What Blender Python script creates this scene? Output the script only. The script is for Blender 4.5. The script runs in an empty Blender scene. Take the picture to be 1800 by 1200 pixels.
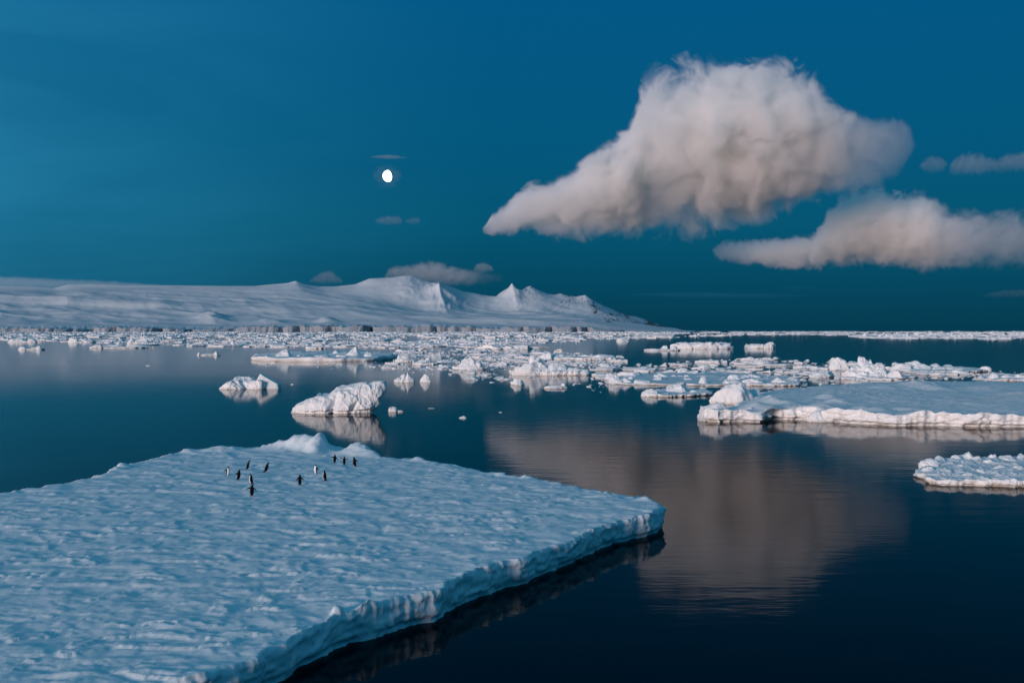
import bpy, bmesh, math, random
import numpy as np
from mathutils import Vector, Matrix

scene = bpy.context.scene
C = scene.collection
R = math.radians

# ------------------------------------------------------------------ camera
CAM_H = 10.8            # a ship's rail above the water
FPX = 2000.0            # focal length in pixels of the 1800 px wide photograph
HORIZON = 581.0
PITCH = math.atan((600.0 - HORIZON) / FPX)
cam = bpy.data.cameras.new('camera')
cam.lens = 40.0
cam.sensor_width = 36.0
cam.clip_start = 0.5
cam.clip_end = 120000.0
cam_o = bpy.data.objects.new('camera', cam)
C.objects.link(cam_o)
cam_o.location = (0, 0, CAM_H)
cam_o.rotation_euler = (math.pi / 2 - PITCH, 0, 0)
scene.camera = cam_o

# ------------------------------------------------------------------ light
SUN_EL, SUN_AZ = 5.5, 216.0      # degrees; azimuth clockwise from +Y (view direction): behind the camera, to the left
sun_dir = Vector((math.sin(R(SUN_AZ)) * math.cos(R(SUN_EL)), math.cos(R(SUN_AZ)) * math.cos(R(SUN_EL)), math.sin(R(SUN_EL))))
sl = bpy.data.lights.new('low_sun', 'SUN')
sl.energy = 3.1
sl.angle = R(16.0)
sl.color = (1.0, 0.77, 0.70)
sun_o = bpy.data.objects.new('low_sun', sl)
C.objects.link(sun_o)
sun_o.rotation_euler = (-sun_dir).to_track_quat('-Z', 'Y').to_euler()

world = bpy.data.worlds.new('World')
scene.world = world
world.use_nodes = True
wt = world.node_tree
wn, wl = wt.nodes, wt.links
for n in list(wn):
    wn.remove(n)


def ramp(tree, stops, src=None, interp='LINEAR'):
    n = tree.nodes.new('ShaderNodeValToRGB')
    cr = n.color_ramp
    cr.interpolation = interp
    while len(cr.elements) > 1:
        cr.elements.remove(cr.elements[-1])
    cr.elements[0].position = stops[0][0]
    cr.elements[0].color = (*stops[0][1], 1) if not isinstance(stops[0][1], (int, float)) else (stops[0][1],) * 3 + (1,)
    for p, c in stops[1:]:
        e = cr.elements.new(p)
        e.color = (*c, 1) if not isinstance(c, (int, float)) else (c, c, c, 1)
    if src is not None:
        tree.links.new(src, n.inputs[0])
    return n.outputs[0]


def math_n(tree, op, a, b=None, c=None, clamp=False):
    n = tree.nodes.new('ShaderNodeMath')
    n.operation = op
    n.use_clamp = clamp
    for i, v in enumerate((a, b, c)):
        if v is None:
            continue
        if isinstance(v, (int, float)):
            n.inputs[i].default_value = v
        else:
            tree.links.new(v, n.inputs[i])
    return n.outputs[0]


def mixc(tree, fac, a, b, blend='MIX'):
    n = tree.nodes.new('ShaderNodeMix')
    n.data_type = 'RGBA'
    n.blend_type = blend
    for sock, v in ((n.inputs[0], fac), (n.inputs[6], a), (n.inputs[7], b)):
        if isinstance(v, (int, float)):
            sock.default_value = v
        elif isinstance(v, tuple):
            sock.default_value = (*v, 1)
        else:
            tree.links.new(v, sock)
    return n.outputs[2]


def noise_n(tree, vec, scale, detail=4, rough=0.55, dist=0.0, out=0, dims='3D'):
    n = tree.nodes.new('ShaderNodeTexNoise')
    n.noise_dimensions = dims
    n.inputs['Scale'].default_value = scale
    n.inputs['Detail'].default_value = detail
    n.inputs['Roughness'].default_value = rough
    n.inputs['Distortion'].default_value = dist
    if vec is not None:
        tree.links.new(vec, n.inputs['Vector'])
    return n.outputs[out]


def mapping(tree, vec, scale=(1, 1, 1), loc=(0, 0, 0), rot=(0, 0, 0)):
    n = tree.nodes.new('ShaderNodeMapping')
    n.inputs['Scale'].default_value = scale
    n.inputs['Location'].default_value = loc
    n.inputs['Rotation'].default_value = rot
    tree.links.new(vec, n.inputs['Vector'])
    return n.outputs[0]


tc = wn.new('ShaderNodeTexCoord')
sep = wn.new('ShaderNodeSeparateXYZ')
wl.new(tc.outputs['Generated'], sep.inputs[0])
sky = wn.new('ShaderNodeTexSky')
sky.sky_type = 'NISHITA'
sky.sun_disc = False
sky.sun_elevation = R(2.0)
sky.sun_rotation = R(SUN_AZ)
sky.dust_density = 0.3
sky.ozone_density = 4.0
elev = math_n(wt, 'ABSOLUTE', sep.outputs[2])
# deep twilight blue, a little greener towards the sea, brighter overhead where the afterglow reaches
grad = ramp(wt, [(0.0, (0.0010, 0.040, 0.078)), (0.035, (0.0008, 0.056, 0.108)), (0.09, (0.0010, 0.084, 0.158)),
                 (0.16, (0.0010, 0.090, 0.188)), (0.28, (0.0008, 0.092, 0.220)), (0.38, (0.003, 0.105, 0.245)),
                 (0.60, (0.018, 0.118, 0.208)), (1.0, (0.030, 0.130, 0.215))], elev)
# towards the sun's side everything lifts
fx, fy = math.sin(R(SUN_AZ)), math.cos(R(SUN_AZ))
az = math_n(wt, 'ADD', math_n(wt, 'MULTIPLY', sep.outputs[0], fx), math_n(wt, 'MULTIPLY', sep.outputs[1], fy))
azm = ramp(wt, [(0.0, 0.0), (0.13, 0.02), (0.22, 0.20), (0.5, 0.5), (1.0, 1.0)], math_n(wt, 'MULTIPLY_ADD', az, 0.5, 0.5))
lift = mixc(wt, azm, (1.0, 1.0, 1.0), (2.2, 1.7, 1.5))
col = mixc(wt, 1.0, grad, lift, 'MULTIPLY')
# a thin veil of high haze on the left
veil_v = mapping(wt, tc.outputs['Generated'], scale=(1.6, 1.6, 6.0), loc=(3.1, 0.4, 0.9), rot=(0, R(6), 0))
veil = noise_n(wt, veil_v, 1.6, 5, 0.55, 0.6)
veil_f = ramp(wt, [(0.38, 0.0), (0.75, 1.0)], veil)
side = ramp(wt, [(0.0, 1.0), (0.06, 1.0), (0.16, 0.62), (0.30, 0.28), (0.48, 0.0)], math_n(wt, 'MULTIPLY_ADD', sep.outputs[0], 1.0, 0.5))
low = ramp(wt, [(0.0, 0.6), (0.05, 0.95), (0.2, 0.9), (0.5, 0.3)], elev)
vf = math_n(wt, 'MULTIPLY', math_n(wt, 'MULTIPLY', math_n(wt, 'MULTIPLY_ADD', veil_f, 0.6, 0.4), side), low)
col = mixc(wt, math_n(wt, 'MULTIPLY', vf, 1.0, clamp=True), col, (0.022, 0.218, 0.40))
bg = wn.new('ShaderNodeBackground')
bg.inputs[1].default_value = 1.0
bg2 = wn.new('ShaderNodeBackground')
bg2.inputs[1].default_value = 0.05
wl.new(col, bg.inputs[0])
skyt = mixc(wt, 1.0, sky.outputs[0], (0.02, 0.12, 0.2), 'MULTIPLY')
wl.new(skyt, bg2.inputs[0])
add = wn.new('ShaderNodeAddShader')
wl.new(bg.outputs[0], add.inputs[0])
wl.new(bg2.outputs[0], add.inputs[1])
wo = wn.new('ShaderNodeOutputWorld')
wl.new(add.outputs[0], wo.inputs[0])

vs = scene.view_settings
vs.view_transform = 'Standard'
vs.look = 'None'
vs.exposure = 0.0
vs.gamma = 1.0
vs.use_curve_mapping = False
cy = scene.cycles
cy.use_denoising = True
cy.max_bounces = 12
cy.diffuse_bounces = 3
cy.glossy_bounces = 3
cy.transparent_max_bounces = 16
cy.volume_bounces = 11
cy.caustics_reflective = False
cy.caustics_refractive = False

# ------------------------------------------------------------------ pixel <-> ground
_f = (0.0, math.cos(PITCH), -math.sin(PITCH))
_u = (0.0, math.sin(PITCH), math.cos(PITCH))


def ray(px, py):
    a, b = (px - 900.0) / FPX, (600.0 - py) / FPX
    return np.array([a, _f[1] + b * _u[1], _f[2] + b * _u[2]])


def G(px, py, z=0.0):
    """the ground point (at height z) that stands at this place of the photograph"""
    d = ray(px, py)
    t = (z - CAM_H) / d[2]
    return np.array([d[0] * t, d[1] * t, z])


def AT(px, py, dist):
    """the point at this place of the photograph, dist metres away"""
    d = ray(px, py)
    t = dist / d[1]
    return np.array([d[0] * t, dist, CAM_H + d[2] * t])


# ------------------------------------------------------------------ numpy noise
def _hash(ix, iy, iz, seed):
    h = (ix.astype(np.int64) * 374761393 + iy.astype(np.int64) * 668265263 + iz.astype(np.int64) * 2147483647 + seed * 974634777) & 0xFFFFFFFF
    h = ((h ^ (h >> 13)) * 1274126177) & 0xFFFFFFFF
    h = ((h ^ (h >> 16)) * 2246822519) & 0xFFFFFFFF
    h = h ^ (h >> 15)
    return (h & 0xFFFFFF).astype(np.float64) / float(0xFFFFFF)


def vnoise(x, y, z=None, seed=0):
    x, y = np.asarray(x, float), np.asarray(y, float)
    if z is None:
        z = np.zeros_like(x)
    x0, y0, z0 = np.floor(x), np.floor(y), np.floor(z)
    fx_, fy_, fz_ = x - x0, y - y0, z - z0
    sx, sy, sz = [t * t * t * (t * (t * 6 - 15) + 10) for t in (fx_, fy_, fz_)]
    r = 0
    for dx in (0, 1):
        for dy in (0, 1):
            for dz in (0, 1):
                w = (sx if dx else 1 - sx) * (sy if dy else 1 - sy) * (sz if dz else 1 - sz)
                r = r + w * _hash(x0 + dx, y0 + dy, z0 + dz, seed)
    return r * 2 - 1


def fbm(x, y, z=None, octv=4, seed=0, gain=0.5, lac=2.03):
    s, a, n = 0, 1.0, 0.0
    for i in range(octv):
        s = s + a * vnoise(x, y, z, seed + i * 17)
        n += a
        a *= gain
        x, y = x * lac, y * lac
        if z is not None:
            z = z * lac
    return s / n


def ridged(x, y, z=None, octv=4, seed=0, gain=0.5):
    s, a, n = 0, 1.0, 0.0
    for i in range(octv):
        v = 1 - np.abs(vnoise(x, y, z, seed + i * 31))
        s = s + a * v * v
        n += a
        a *= gain
        x, y = x * 2.07, y * 2.07
        if z is not None:
            z = z * 2.07
    return s / n


def sstep(a, b, x):
    t = np.clip((x - a) / (b - a), 0, 1)
    return t * t * (3 - 2 * t)


# ------------------------------------------------------------------ object helpers
def mesh_from(name, verts, faces, smooth=True):
    me = bpy.data.meshes.new(name)
    verts = np.asarray(verts, dtype=np.float32)
    faces = np.asarray(faces, dtype=np.int32)
    k = faces.shape[1]
    me.vertices.add(len(verts))
    me.vertices.foreach_set('co', verts.ravel())
    me.loops.add(faces.size)
    me.loops.foreach_set('vertex_index', faces.ravel())
    me.polygons.add(len(faces))
    me.polygons.foreach_set('loop_start', np.arange(0, faces.size, k, dtype=np.int32))
    try:
        me.polygons.foreach_set('loop_total', np.full(len(faces), k, dtype=np.int32))
    except Exception:
        pass
    me.polygons.foreach_set('use_smooth', np.full(len(faces), smooth, dtype=bool))
    me.update(calc_edges=True)
    me.validate()
    return me


def link(name, me, mat=None, parent=None, loc=None):
    o = bpy.data.objects.new(name, me)
    C.objects.link(o)
    if mat is not None and len(me.materials) == 0:
        me.materials.append(mat)
    if parent is not None:
        o.parent = parent
    if loc is not None:
        o.location = loc
    return o


def tag(o, label=None, cat=None, group=None, kind=None):
    if label:
        o['label'] = label
    if cat:
        o['category'] = cat
    if group:
        o['group'] = group
    if kind:
        o['kind'] = kind
    return o


# ------------------------------------------------------------------ materials
def new_mat(name):
    m = bpy.data.materials.new(name)
    m.use_nodes = True
    nt = m.node_tree
    b = nt.nodes['Principled BSDF']
    return m, nt, b


def ice_material(name, base, base2, stain=(0.30, 0.27, 0.16), stain_amt=0.6, nscale=1.0, bump=0.25, bump_dist=0.08, stain_h=0.35):
    m, nt, b = new_mat(name)
    g = nt.nodes.new('ShaderNodeNewGeometry')
    pos = g.outputs['Position']
    n1 = noise_n(nt, pos, 0.35 * nscale, 6, 0.6)
    n2 = noise_n(nt, pos, 2.3 * nscale, 8, 0.62, 0.4)
    c = mixc(nt, ramp(nt, [(0.35, 0.0), (0.65, 1.0)], n1), base, base2)
    # algae and silt near the waterline
    s = nt.nodes.new('ShaderNodeSeparateXYZ')
    nt.links.new(pos, s.inputs[0])
    hz = math_n(nt, 'ADD', s.outputs[2], math_n(nt, 'MULTIPLY', math_n(nt, 'SUBTRACT', n2, 0.5), 0.9 * stain_h / 0.35))
    band = ramp(nt, [(0.0, 1.0), (0.5, 0.25), (1.0, 0.0)], math_n(nt, 'DIVIDE', hz, stain_h, clamp=True))
    patch = ramp(nt, [(0.42, 0.0), (0.62, 1.0)], noise_n(nt, pos, 0.22, 3, 0.5))
    f = math_n(nt, 'MULTIPLY', math_n(nt, 'MULTIPLY', band, math_n(nt, 'MULTIPLY_ADD', patch, 0.8, 0.2)), stain_amt, clamp=True)
    c = mixc(nt, f, c, stain)
    nt.links.new(c, b.inputs['Base Color'])
    b.inputs['Roughness'].default_value = 0.6
    b.inputs['Specular IOR Level'].default_value = 0.3
    bp = nt.nodes.new('ShaderNodeBump')
    bp.inputs['Strength'].default_value = bump
    bp.inputs['Distance'].default_value = bump_dist
    nt.links.new(noise_n(nt, pos, 4.5 * nscale, 8, 0.65), bp.inputs['Height'])
    nt.links.new(bp.outputs[0], b.inputs['Normal'])
    return m


M_snow = ice_material('wind_packed_snow', (0.76, 0.84, 0.90), (0.86, 0.90, 0.92), stain_amt=0.0, nscale=2.0, bump=0.30, bump_dist=0.04)
M_ice = ice_material('white_sea_ice', (0.80, 0.83, 0.86), (0.88, 0.89, 0.89), nscale=1.0, bump=0.5, bump_dist=0.12)
M_wallsnow = ice_material('floe_snow', (0.77, 0.82, 0.87), (0.86, 0.88, 0.90), nscale=1.0, bump=0.3, bump_dist=0.06)
M_pack = ice_material('pack_snow', (0.78, 0.82, 0.86), (0.88, 0.89, 0.90), stain_amt=0.0, nscale=0.2, bump=0.2, bump_dist=0.3)

# water: nearly black body, smooth mirror with the faintest swell
M_water, nt, b = new_mat('cold_sea_water')
g = nt.nodes.new('ShaderNodeNewGeometry')
wpos = g.outputs['Position']
b.inputs['Base Color'].default_value = (0.0004, 0.0012, 0.0035, 1)
b.inputs['Roughness'].default_value = 0.055
b.inputs['IOR'].default_value = 1.088
calm = ramp(nt, [(0.35, 0.25), (0.62, 1.0)], noise_n(nt, mapping(nt, wpos, scale=(0.006, 0.02, 1)), 1.0, 3, 0.5))
w1 = noise_n(nt, mapping(nt, wpos, scale=(0.22, 0.55, 1)), 1.0, 3, 0.5)
w2 = noise_n(nt, mapping(nt, wpos, scale=(0.9, 2.2, 1)), 1.0, 2, 0.5)
hgt = math_n(nt, 'MULTIPLY', math_n(nt, 'MULTIPLY_ADD', w2, 0.18, w1), calm)
bp = nt.nodes.new('ShaderNodeBump')
bp.inputs['Strength'].default_value = 1.0
bp.inputs['Distance'].default_value = 0.014
nt.links.new(hgt, bp.inputs['Height'])
nt.links.new(bp.outputs[0], b.inputs['Normal'])

# mountain snow with bare rock on the right-hand ridge
M_mount, nt, b = new_mat('glacier_snow_and_rock')
g = nt.nodes.new('ShaderNodeNewGeometry')
s = nt.nodes.new('ShaderNodeSeparateXYZ')
nt.links.new(g.outputs['Position'], s.inputs[0])
sn = nt.nodes.new('ShaderNodeSeparateXYZ')
nt.links.new(g.outputs['Normal'], sn.inputs[0])
rn = noise_n(nt, mapping(nt, g.outputs['Position'], scale=(1, .35, 1)), 0.022, 6, 0.75, 0.5)
at = nt.nodes.new('ShaderNodeAttribute')
at.attribute_name = 'rock'
rk = ramp(nt, [(0.585, 0.0), (0.63, 1.0)], math_n(nt, 'MULTIPLY_ADD', at.outputs['Fac'], 0.47, math_n(nt, 'SUBTRACT', math_n(nt, 'MULTIPLY', rn, 1.3), 0.40)))
sn1 = mixc(nt, noise_n(nt, g.outputs['Position'], 0.002, 5, 0.6), (0.50, 0.58, 0.66), (0.66, 0.68, 0.70))
nt.links.new(mixc(nt, rk, sn1, (0.07, 0.065, 0.065)), b.inputs['Base Color'])
b.inputs['Roughness'].default_value = 0.8
b.inputs['Specular IOR Level'].default_value = 0.1
bp = nt.nodes.new('ShaderNodeBump')
bp.inputs['Strength'].default_value = 0.35
bp.inputs['Distance'].default_value = 14.0
nt.links.new(noise_n(nt, mapping(nt, g.outputs['Position'], scale=(.6, .5, 1), rot=(0, 0, .5)), 0.008, 6, 0.6, 0.3), bp.inputs['Height'])
nt.links.new(bp.outputs[0], b.inputs['Normal'])

M_cliff, nt, b = new_mat('grey_glacier_ice')
g = nt.nodes.new('ShaderNodeNewGeometry')
cn = noise_n(nt, mapping(nt, g.outputs['Position'], scale=(0.006, 0.006, 0.012)), 1.0, 6, 0.7)
nt.links.new(ramp(nt, [(0.3, (0.24, 0.29, 0.34)), (0.55, (0.30, 0.34, 0.39)), (0.75, (0.42, 0.45, 0.49))], cn), b.inputs['Base Color'])
b.inputs['Roughness'].default_value = 0.8


# ------------------------------------------------------------------ sea
def make_sea():
    ys = [-300, 0, 60, 150, 400, 1000, 3000, 9000, 30000, 90000]
    v, f = [], []
    for y in ys:
        hw = 400 + abs(y) * 1.0
        for k in range(9):
            v.append((-hw + 2 * hw * k / 8, y, 0))
    for j in range(len(ys) - 1):
        for k in range(8):
            a = j * 9 + k
            f.append((a, a + 1, a + 10, a + 9))
    o = link('sea', mesh_from('sea', v, f), M_water)
    tag(o, 'calm dark blue sea mirroring the clouds and ice', kind='structure')


make_sea()


# ------------------------------------------------------------------ mountains
def make_mountains():
    D0, D1 = 9000.0, 13500.0
    nx, ny = 1150, 150
    px = np.linspace(-420, 1222, nx)
    sky_pts = [(-420, 500), (-200, 497), (-60, 498), (0, 502), (60, 504), (95, 506), (120, 500), (160, 499), (220, 501), (300, 501), (400, 502), (450, 502),
               (480, 499), (505, 497), (520, 493), (535, 499), (560, 503), (590, 503), (625, 499), (650, 489), (690, 487), (712, 484),
               (725, 484), (745, 492), (760, 497), (772, 495), (790, 503), (815, 512), (850, 518), (872, 520), (885, 511), (893, 506),
               (900, 497), (907, 506), (917, 509), (926, 504), (933, 502), (945, 509), (960, 515), (975, 518), (985, 516), (1000, 520),
               (1012, 521), (1022, 519), (1029, 518), (1040, 526), (1055, 534), (1070, 541), (1085, 547), (1105, 553), (1125, 559),
               (1145, 566), (1165, 573), (1185, 577), (1205, 580), (1222, 582)]
    xs, ys = zip(*sky_pts)
    ysk = np.interp(px, xs, ys)
    ysk = ysk + fbm(px * 0.06, px * 0, octv=3, seed=5) * 1.2 * sstep(700, 900, px)
    top = (HORIZON - ysk) / FPX * D1 + CAM_H
    cl_pts = [(-420, 14), (0, 26), (60, 30), (95, 36), (120, 26), (230, 42), (330, 28), (400, 26), (445, 46), (560, 56), (700, 54), (820, 42),
              (870, 22), (900, 44), (960, 46), (1035, 52), (1050, 20), (1100, 12), (1150, 6), (1222, -4)]
    xs, ys = zip(*cl_pts)
    cliff = np.interp(px, xs, ys) * (0.85 + 0.3 * (fbm(px * 0.11, px * 0 + 4, octv=3, seed=8)))
    # tapers towards the right, where the land runs out into the sea
    S = np.linspace(0, 1, ny)
    PX, SS = np.meshgrid(px, S)
    DD = D0 + (D1 - D0) * SS
    X = (PX - 900) / FPX * DD
    Y = DD
    shape = 0.30 * SS + 0.70 * SS ** 1.9
    pk = sstep(600, 760, PX)
    shape = shape * (1 - pk) + (0.40 * SS + 0.08 * SS ** 2 + 0.52 * sstep(0.70, 1.04, SS) / sstep(0.70, 1.04, 1.0)) * pk
    step = px[1] - px[0]
    prof = []
    sig = [1.2, 6, 14, 30, 55, 90, 140]
    padn = 420
    for sg in sig:
        k_ = np.exp(-0.5 * (np.arange(-padn, padn + 1) * step / sg) ** 2)
        prof.append(np.convolve(np.pad(top - cliff.mean(), padn, mode='edge'), k_ / k_.sum(), 'valid'))
    prof = np.array(prof)
    cp = []
    for sg in (0.6, 60.0):
        k_ = np.exp(-0.5 * (np.arange(-padn, padn + 1) * step / sg) ** 2)
        cp.append(np.convolve(np.pad(cliff, padn, mode='edge'), k_ / k_.sum(), 'valid'))
    lev = np.interp(1 - S, [0, .03, .09, .2, .4, .7, 1.0], range(7))
    TOPS = np.zeros_like(PX)
    for j in range(ny):
        a_, fr = int(min(lev[j], 5.999)), lev[j] - int(min(lev[j], 5.999))
        row = prof[a_] * (1 - fr) + prof[min(a_ + 1, 6)] * fr
        TOPS[j] = np.interp(px - (1 - S[j]) * 90, px, row) + cliff.mean()
    cw = sstep(0.0, 0.12, S)[:, None]
    CLF = cp[0][None, :] * (1 - cw) + cp[1][None, :] * cw
    Z = CLF + (TOPS - CLF) * shape
    # broad snow waves and ridges that sweep down towards the right
    wx = X / 900.0 + 0.9 * SS * 2.0
    wy = Y / 1500.0
    env = np.sin(np.pi * np.clip(SS, 0, 1)) ** 0.8
    amp = np.clip((top - cliff)[None, :], 0, 400) / 400.0
    Z = Z + env * amp * (60 * fbm(wx * 0.55 + 3, wy * 1.7 + wx * .5, octv=3, seed=21) + 60 * (ridged(wx * 0.42, wy * 1.6 + X / 1800, octv=3, seed=33, gain=.4) - 0.5))
    Z = Z + env * amp * 14 * fbm(X / 260 + Y / 600, Y / 500, octv=3, seed=44)
    # sharp ribs under the right-hand peaks
    rib = sstep(820, 900, PX) * sstep(0.45, 0.95, SS)
    Z = Z + rib * amp * 55 * (ridged(X / 260 - Y / 700, Y / 900, octv=4, seed=51) - 0.55) * np.sin(np.pi * np.clip(SS, 0, 1) ** 0.7 * 0.97)
    # a few isolated ice steps that catch the light
    for (bx, s0, rx, h) in ((372, 0.32, 26, 60), (150, 0.8, 22, 25), (575, 0.18, 16, 28), (470, 0.2, 30, 30), (770, 0.75, 30, 30), (715, 0.85, 26, 30)):
        q = ((PX - bx - (SS - s0) * -60) / rx) ** 2 + ((SS - s0) / 0.07) ** 2
        Z = Z + h * np.exp(-q) * (1 + 0.4 * fbm(X / 80, Y / 80, octv=2, seed=60))
    # keep the skyline: nothing in front may rise above it
    ang_top = (top - CAM_H) / D1
    for (bx, pyt, s0, wl_, wr_, run) in ((771, 496.0, .86, 20, 30, .34), (712, 484.5, .97, 55, 26, .30), (900, 496.5, .93, 16, 20, .28), (1029, 518.5, .95, 22, 30, .25), (933, 502.5, .97, 12, 16, .2), (520, 494, .97, 30, 24, .2)):
        hp = (HORIZON - pyt) / FPX * (D0 + (D1 - D0) * s0) + CAM_H
        ax_ = PX - bx - (s0 - SS) * 80
        dx_ = np.where(ax_ < 0, -ax_ / wl_, ax_ / wr_)
        ds_ = np.where(SS < s0, (s0 - SS) / (run * .28), (SS - s0) / .08)
        q_ = dx_ + ds_ + 0.45 * fbm(X / 75, Y / 260, octv=4, seed=91) * np.clip(dx_ + ds_, 0, 1)
        j_ = int(round(s0 * (ny - 1)))
        i_ = int(np.argmin(np.abs(px - bx)))
        pr_ = max(hp - Z[j_, i_], 0.0)
        Z = Z + pr_ * np.exp(-np.maximum(q_, 0) * 1.15)
    Z = np.minimum(Z, CAM_H + ang_top[None, :] * DD * (0.995 - 0.0 * SS) + 0.0)
    V = np.stack([X, Y, Z], -1).reshape(-1, 3)
    idx = np.arange(nx * ny).reshape(ny, nx)
    F = np.stack([idx[:-1, :-1], idx[:-1, 1:], idx[1:, 1:], idx[1:, :-1]], -1).reshape(-1, 4)
    me = mesh_from('snow_mountains', V, F)
    rockw = np.zeros_like(PX)
    for (bx, s0, rx, rs, h) in ((895, .96, 6, .07, .62), (893, .85, 10, .08, .5), (965, 1.0, 40, .05, .8), (1005, 1.0, 26, .06, .8), (985, .8, 26, .08, .55),
                                (1045, .86, 14, .12, .75), (920, .9, 40, .12, .55), (1010, .9, 50, .12, .6), (1080, .8, 40, .2, .7), (1120, .7, 40, .3, .75), (1160, .7, 40, .5, .95), (1100, 0.95, 30, .18, .8), (1145, .85, 26, .25, .95), (1180, .6, 22, .4, .8),
                                (1069, .45, 10, .12, .9), (935, .97, 14, .06, .6)):
        rockw = np.maximum(rockw, h * np.exp(-((PX - bx) / rx) ** 2 - ((SS - s0) / rs) ** 2))
    a = me.attributes.new('rock', 'FLOAT', 'POINT')
    a.data.foreach_set('value', rockw.astype(np.float32).ravel())
    o = link('snow_mountains', me, M_mount)
    tag(o, 'long snow-covered mountains and glacier rising behind the pack ice', kind='structure')
    # glacier front: facetted ice cliff under the snow slopes
    n2, nz = 2600, 7
    cx = np.linspace(-420, 1215, n2)
    ch = np.interp(cx, px, cliff)
    V = []
    zz = np.linspace(-0.05, 1.0, nz)
    fac = (ridged(cx * 0.016, cx * 0, octv=2, seed=71) - 0.5) * 260 + fbm(cx * 0.10, cx * 0, octv=2, seed=73) * 22 + fbm(cx * 0.35, cx * 0, octv=2, seed=74) * 2.5
    fac = fac * 0.9
    for j, t in enumerate(zz):
        jag = fbm(cx * 0.6, cx * 0 + t * 2.3, octv=2, seed=77) * 1.2
        y = D0 - 90 + fac * (1 - 0.3 * t) + jag + (14 * t)
        x = (cx - 900) / FPX * D0
        V.append(np.stack([x, y, ch * t * (1 + (0.10 if t > .95 else 0) * fbm(cx * 0.7, cx * 0, octv=2, seed=79))], -1))
    V.append(np.stack([(cx - 900) / FPX * D0, np.full(n2, D0 + 25.0), ch + 1.0], -1))
    V = np.concatenate(V)
    idx = np.arange(n2 * (nz + 1)).reshape(nz + 1, n2)
    F = np.stack([idx[:-1, :-1], idx[:-1, 1:], idx[1:, 1:], idx[1:, :-1]], -1).reshape(-1, 4)
    me = mesh_from('glacier_front', V, F, smooth=False)
    me.materials.append(M_cliff)
    me.materials.append(M_mount)
    mi = np.zeros(len(F), dtype=np.int32)
    mi[(nz - 1) * (n2 - 1):] = 1
    me.polygons.foreach_set('material_index', mi)
    o = link('glacier_front', me)
    tag(o, 'long grey ice cliff at the foot of the snowy mountains', kind='structure')


make_mountains()


# ------------------------------------------------------------------ moon
def make_moon():
    D = 60000.0
    r = 10.2 / FPX * D
    bm = bmesh.new()
    bmesh.ops.create_uvsphere(bm, u_segments=48, v_segments=32, radius=r)
    rot = Matrix.Rotation(R(-8), 4, 'Y')
    for v in bm.verts:
        if v.co.x > 0:
            v.co.x *= 0.60          # the gibbous outline: full limb on the left, terminator on the right
        else:
            v.co.x *= 0.95
        v.co = rot @ v.co
    me = bpy.data.meshes.new('moon')
    bm.to_mesh(me)
    bm.free()
    for p in me.polygons:
        p.use_smooth = True
    m = bpy.data.materials.new('moonlight')
    m.use_nodes = True
    t = m.node_tree
    t.nodes.clear()
    e = t.nodes.new('ShaderNodeEmission')
    e.inputs[0].default_value = (1, 0.93, 0.85, 1)
    e.inputs[1].default_value = 5.0
    ou = t.nodes.new('ShaderNodeOutputMaterial')
    t.links.new(e.outputs[0], ou.inputs[0])
    o = link('moon', me, m, loc=AT(682.5, 309.5, D))
    tag(o, 'bright white gibbous moon in the dark blue sky', 'moon')


make_moon()


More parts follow.
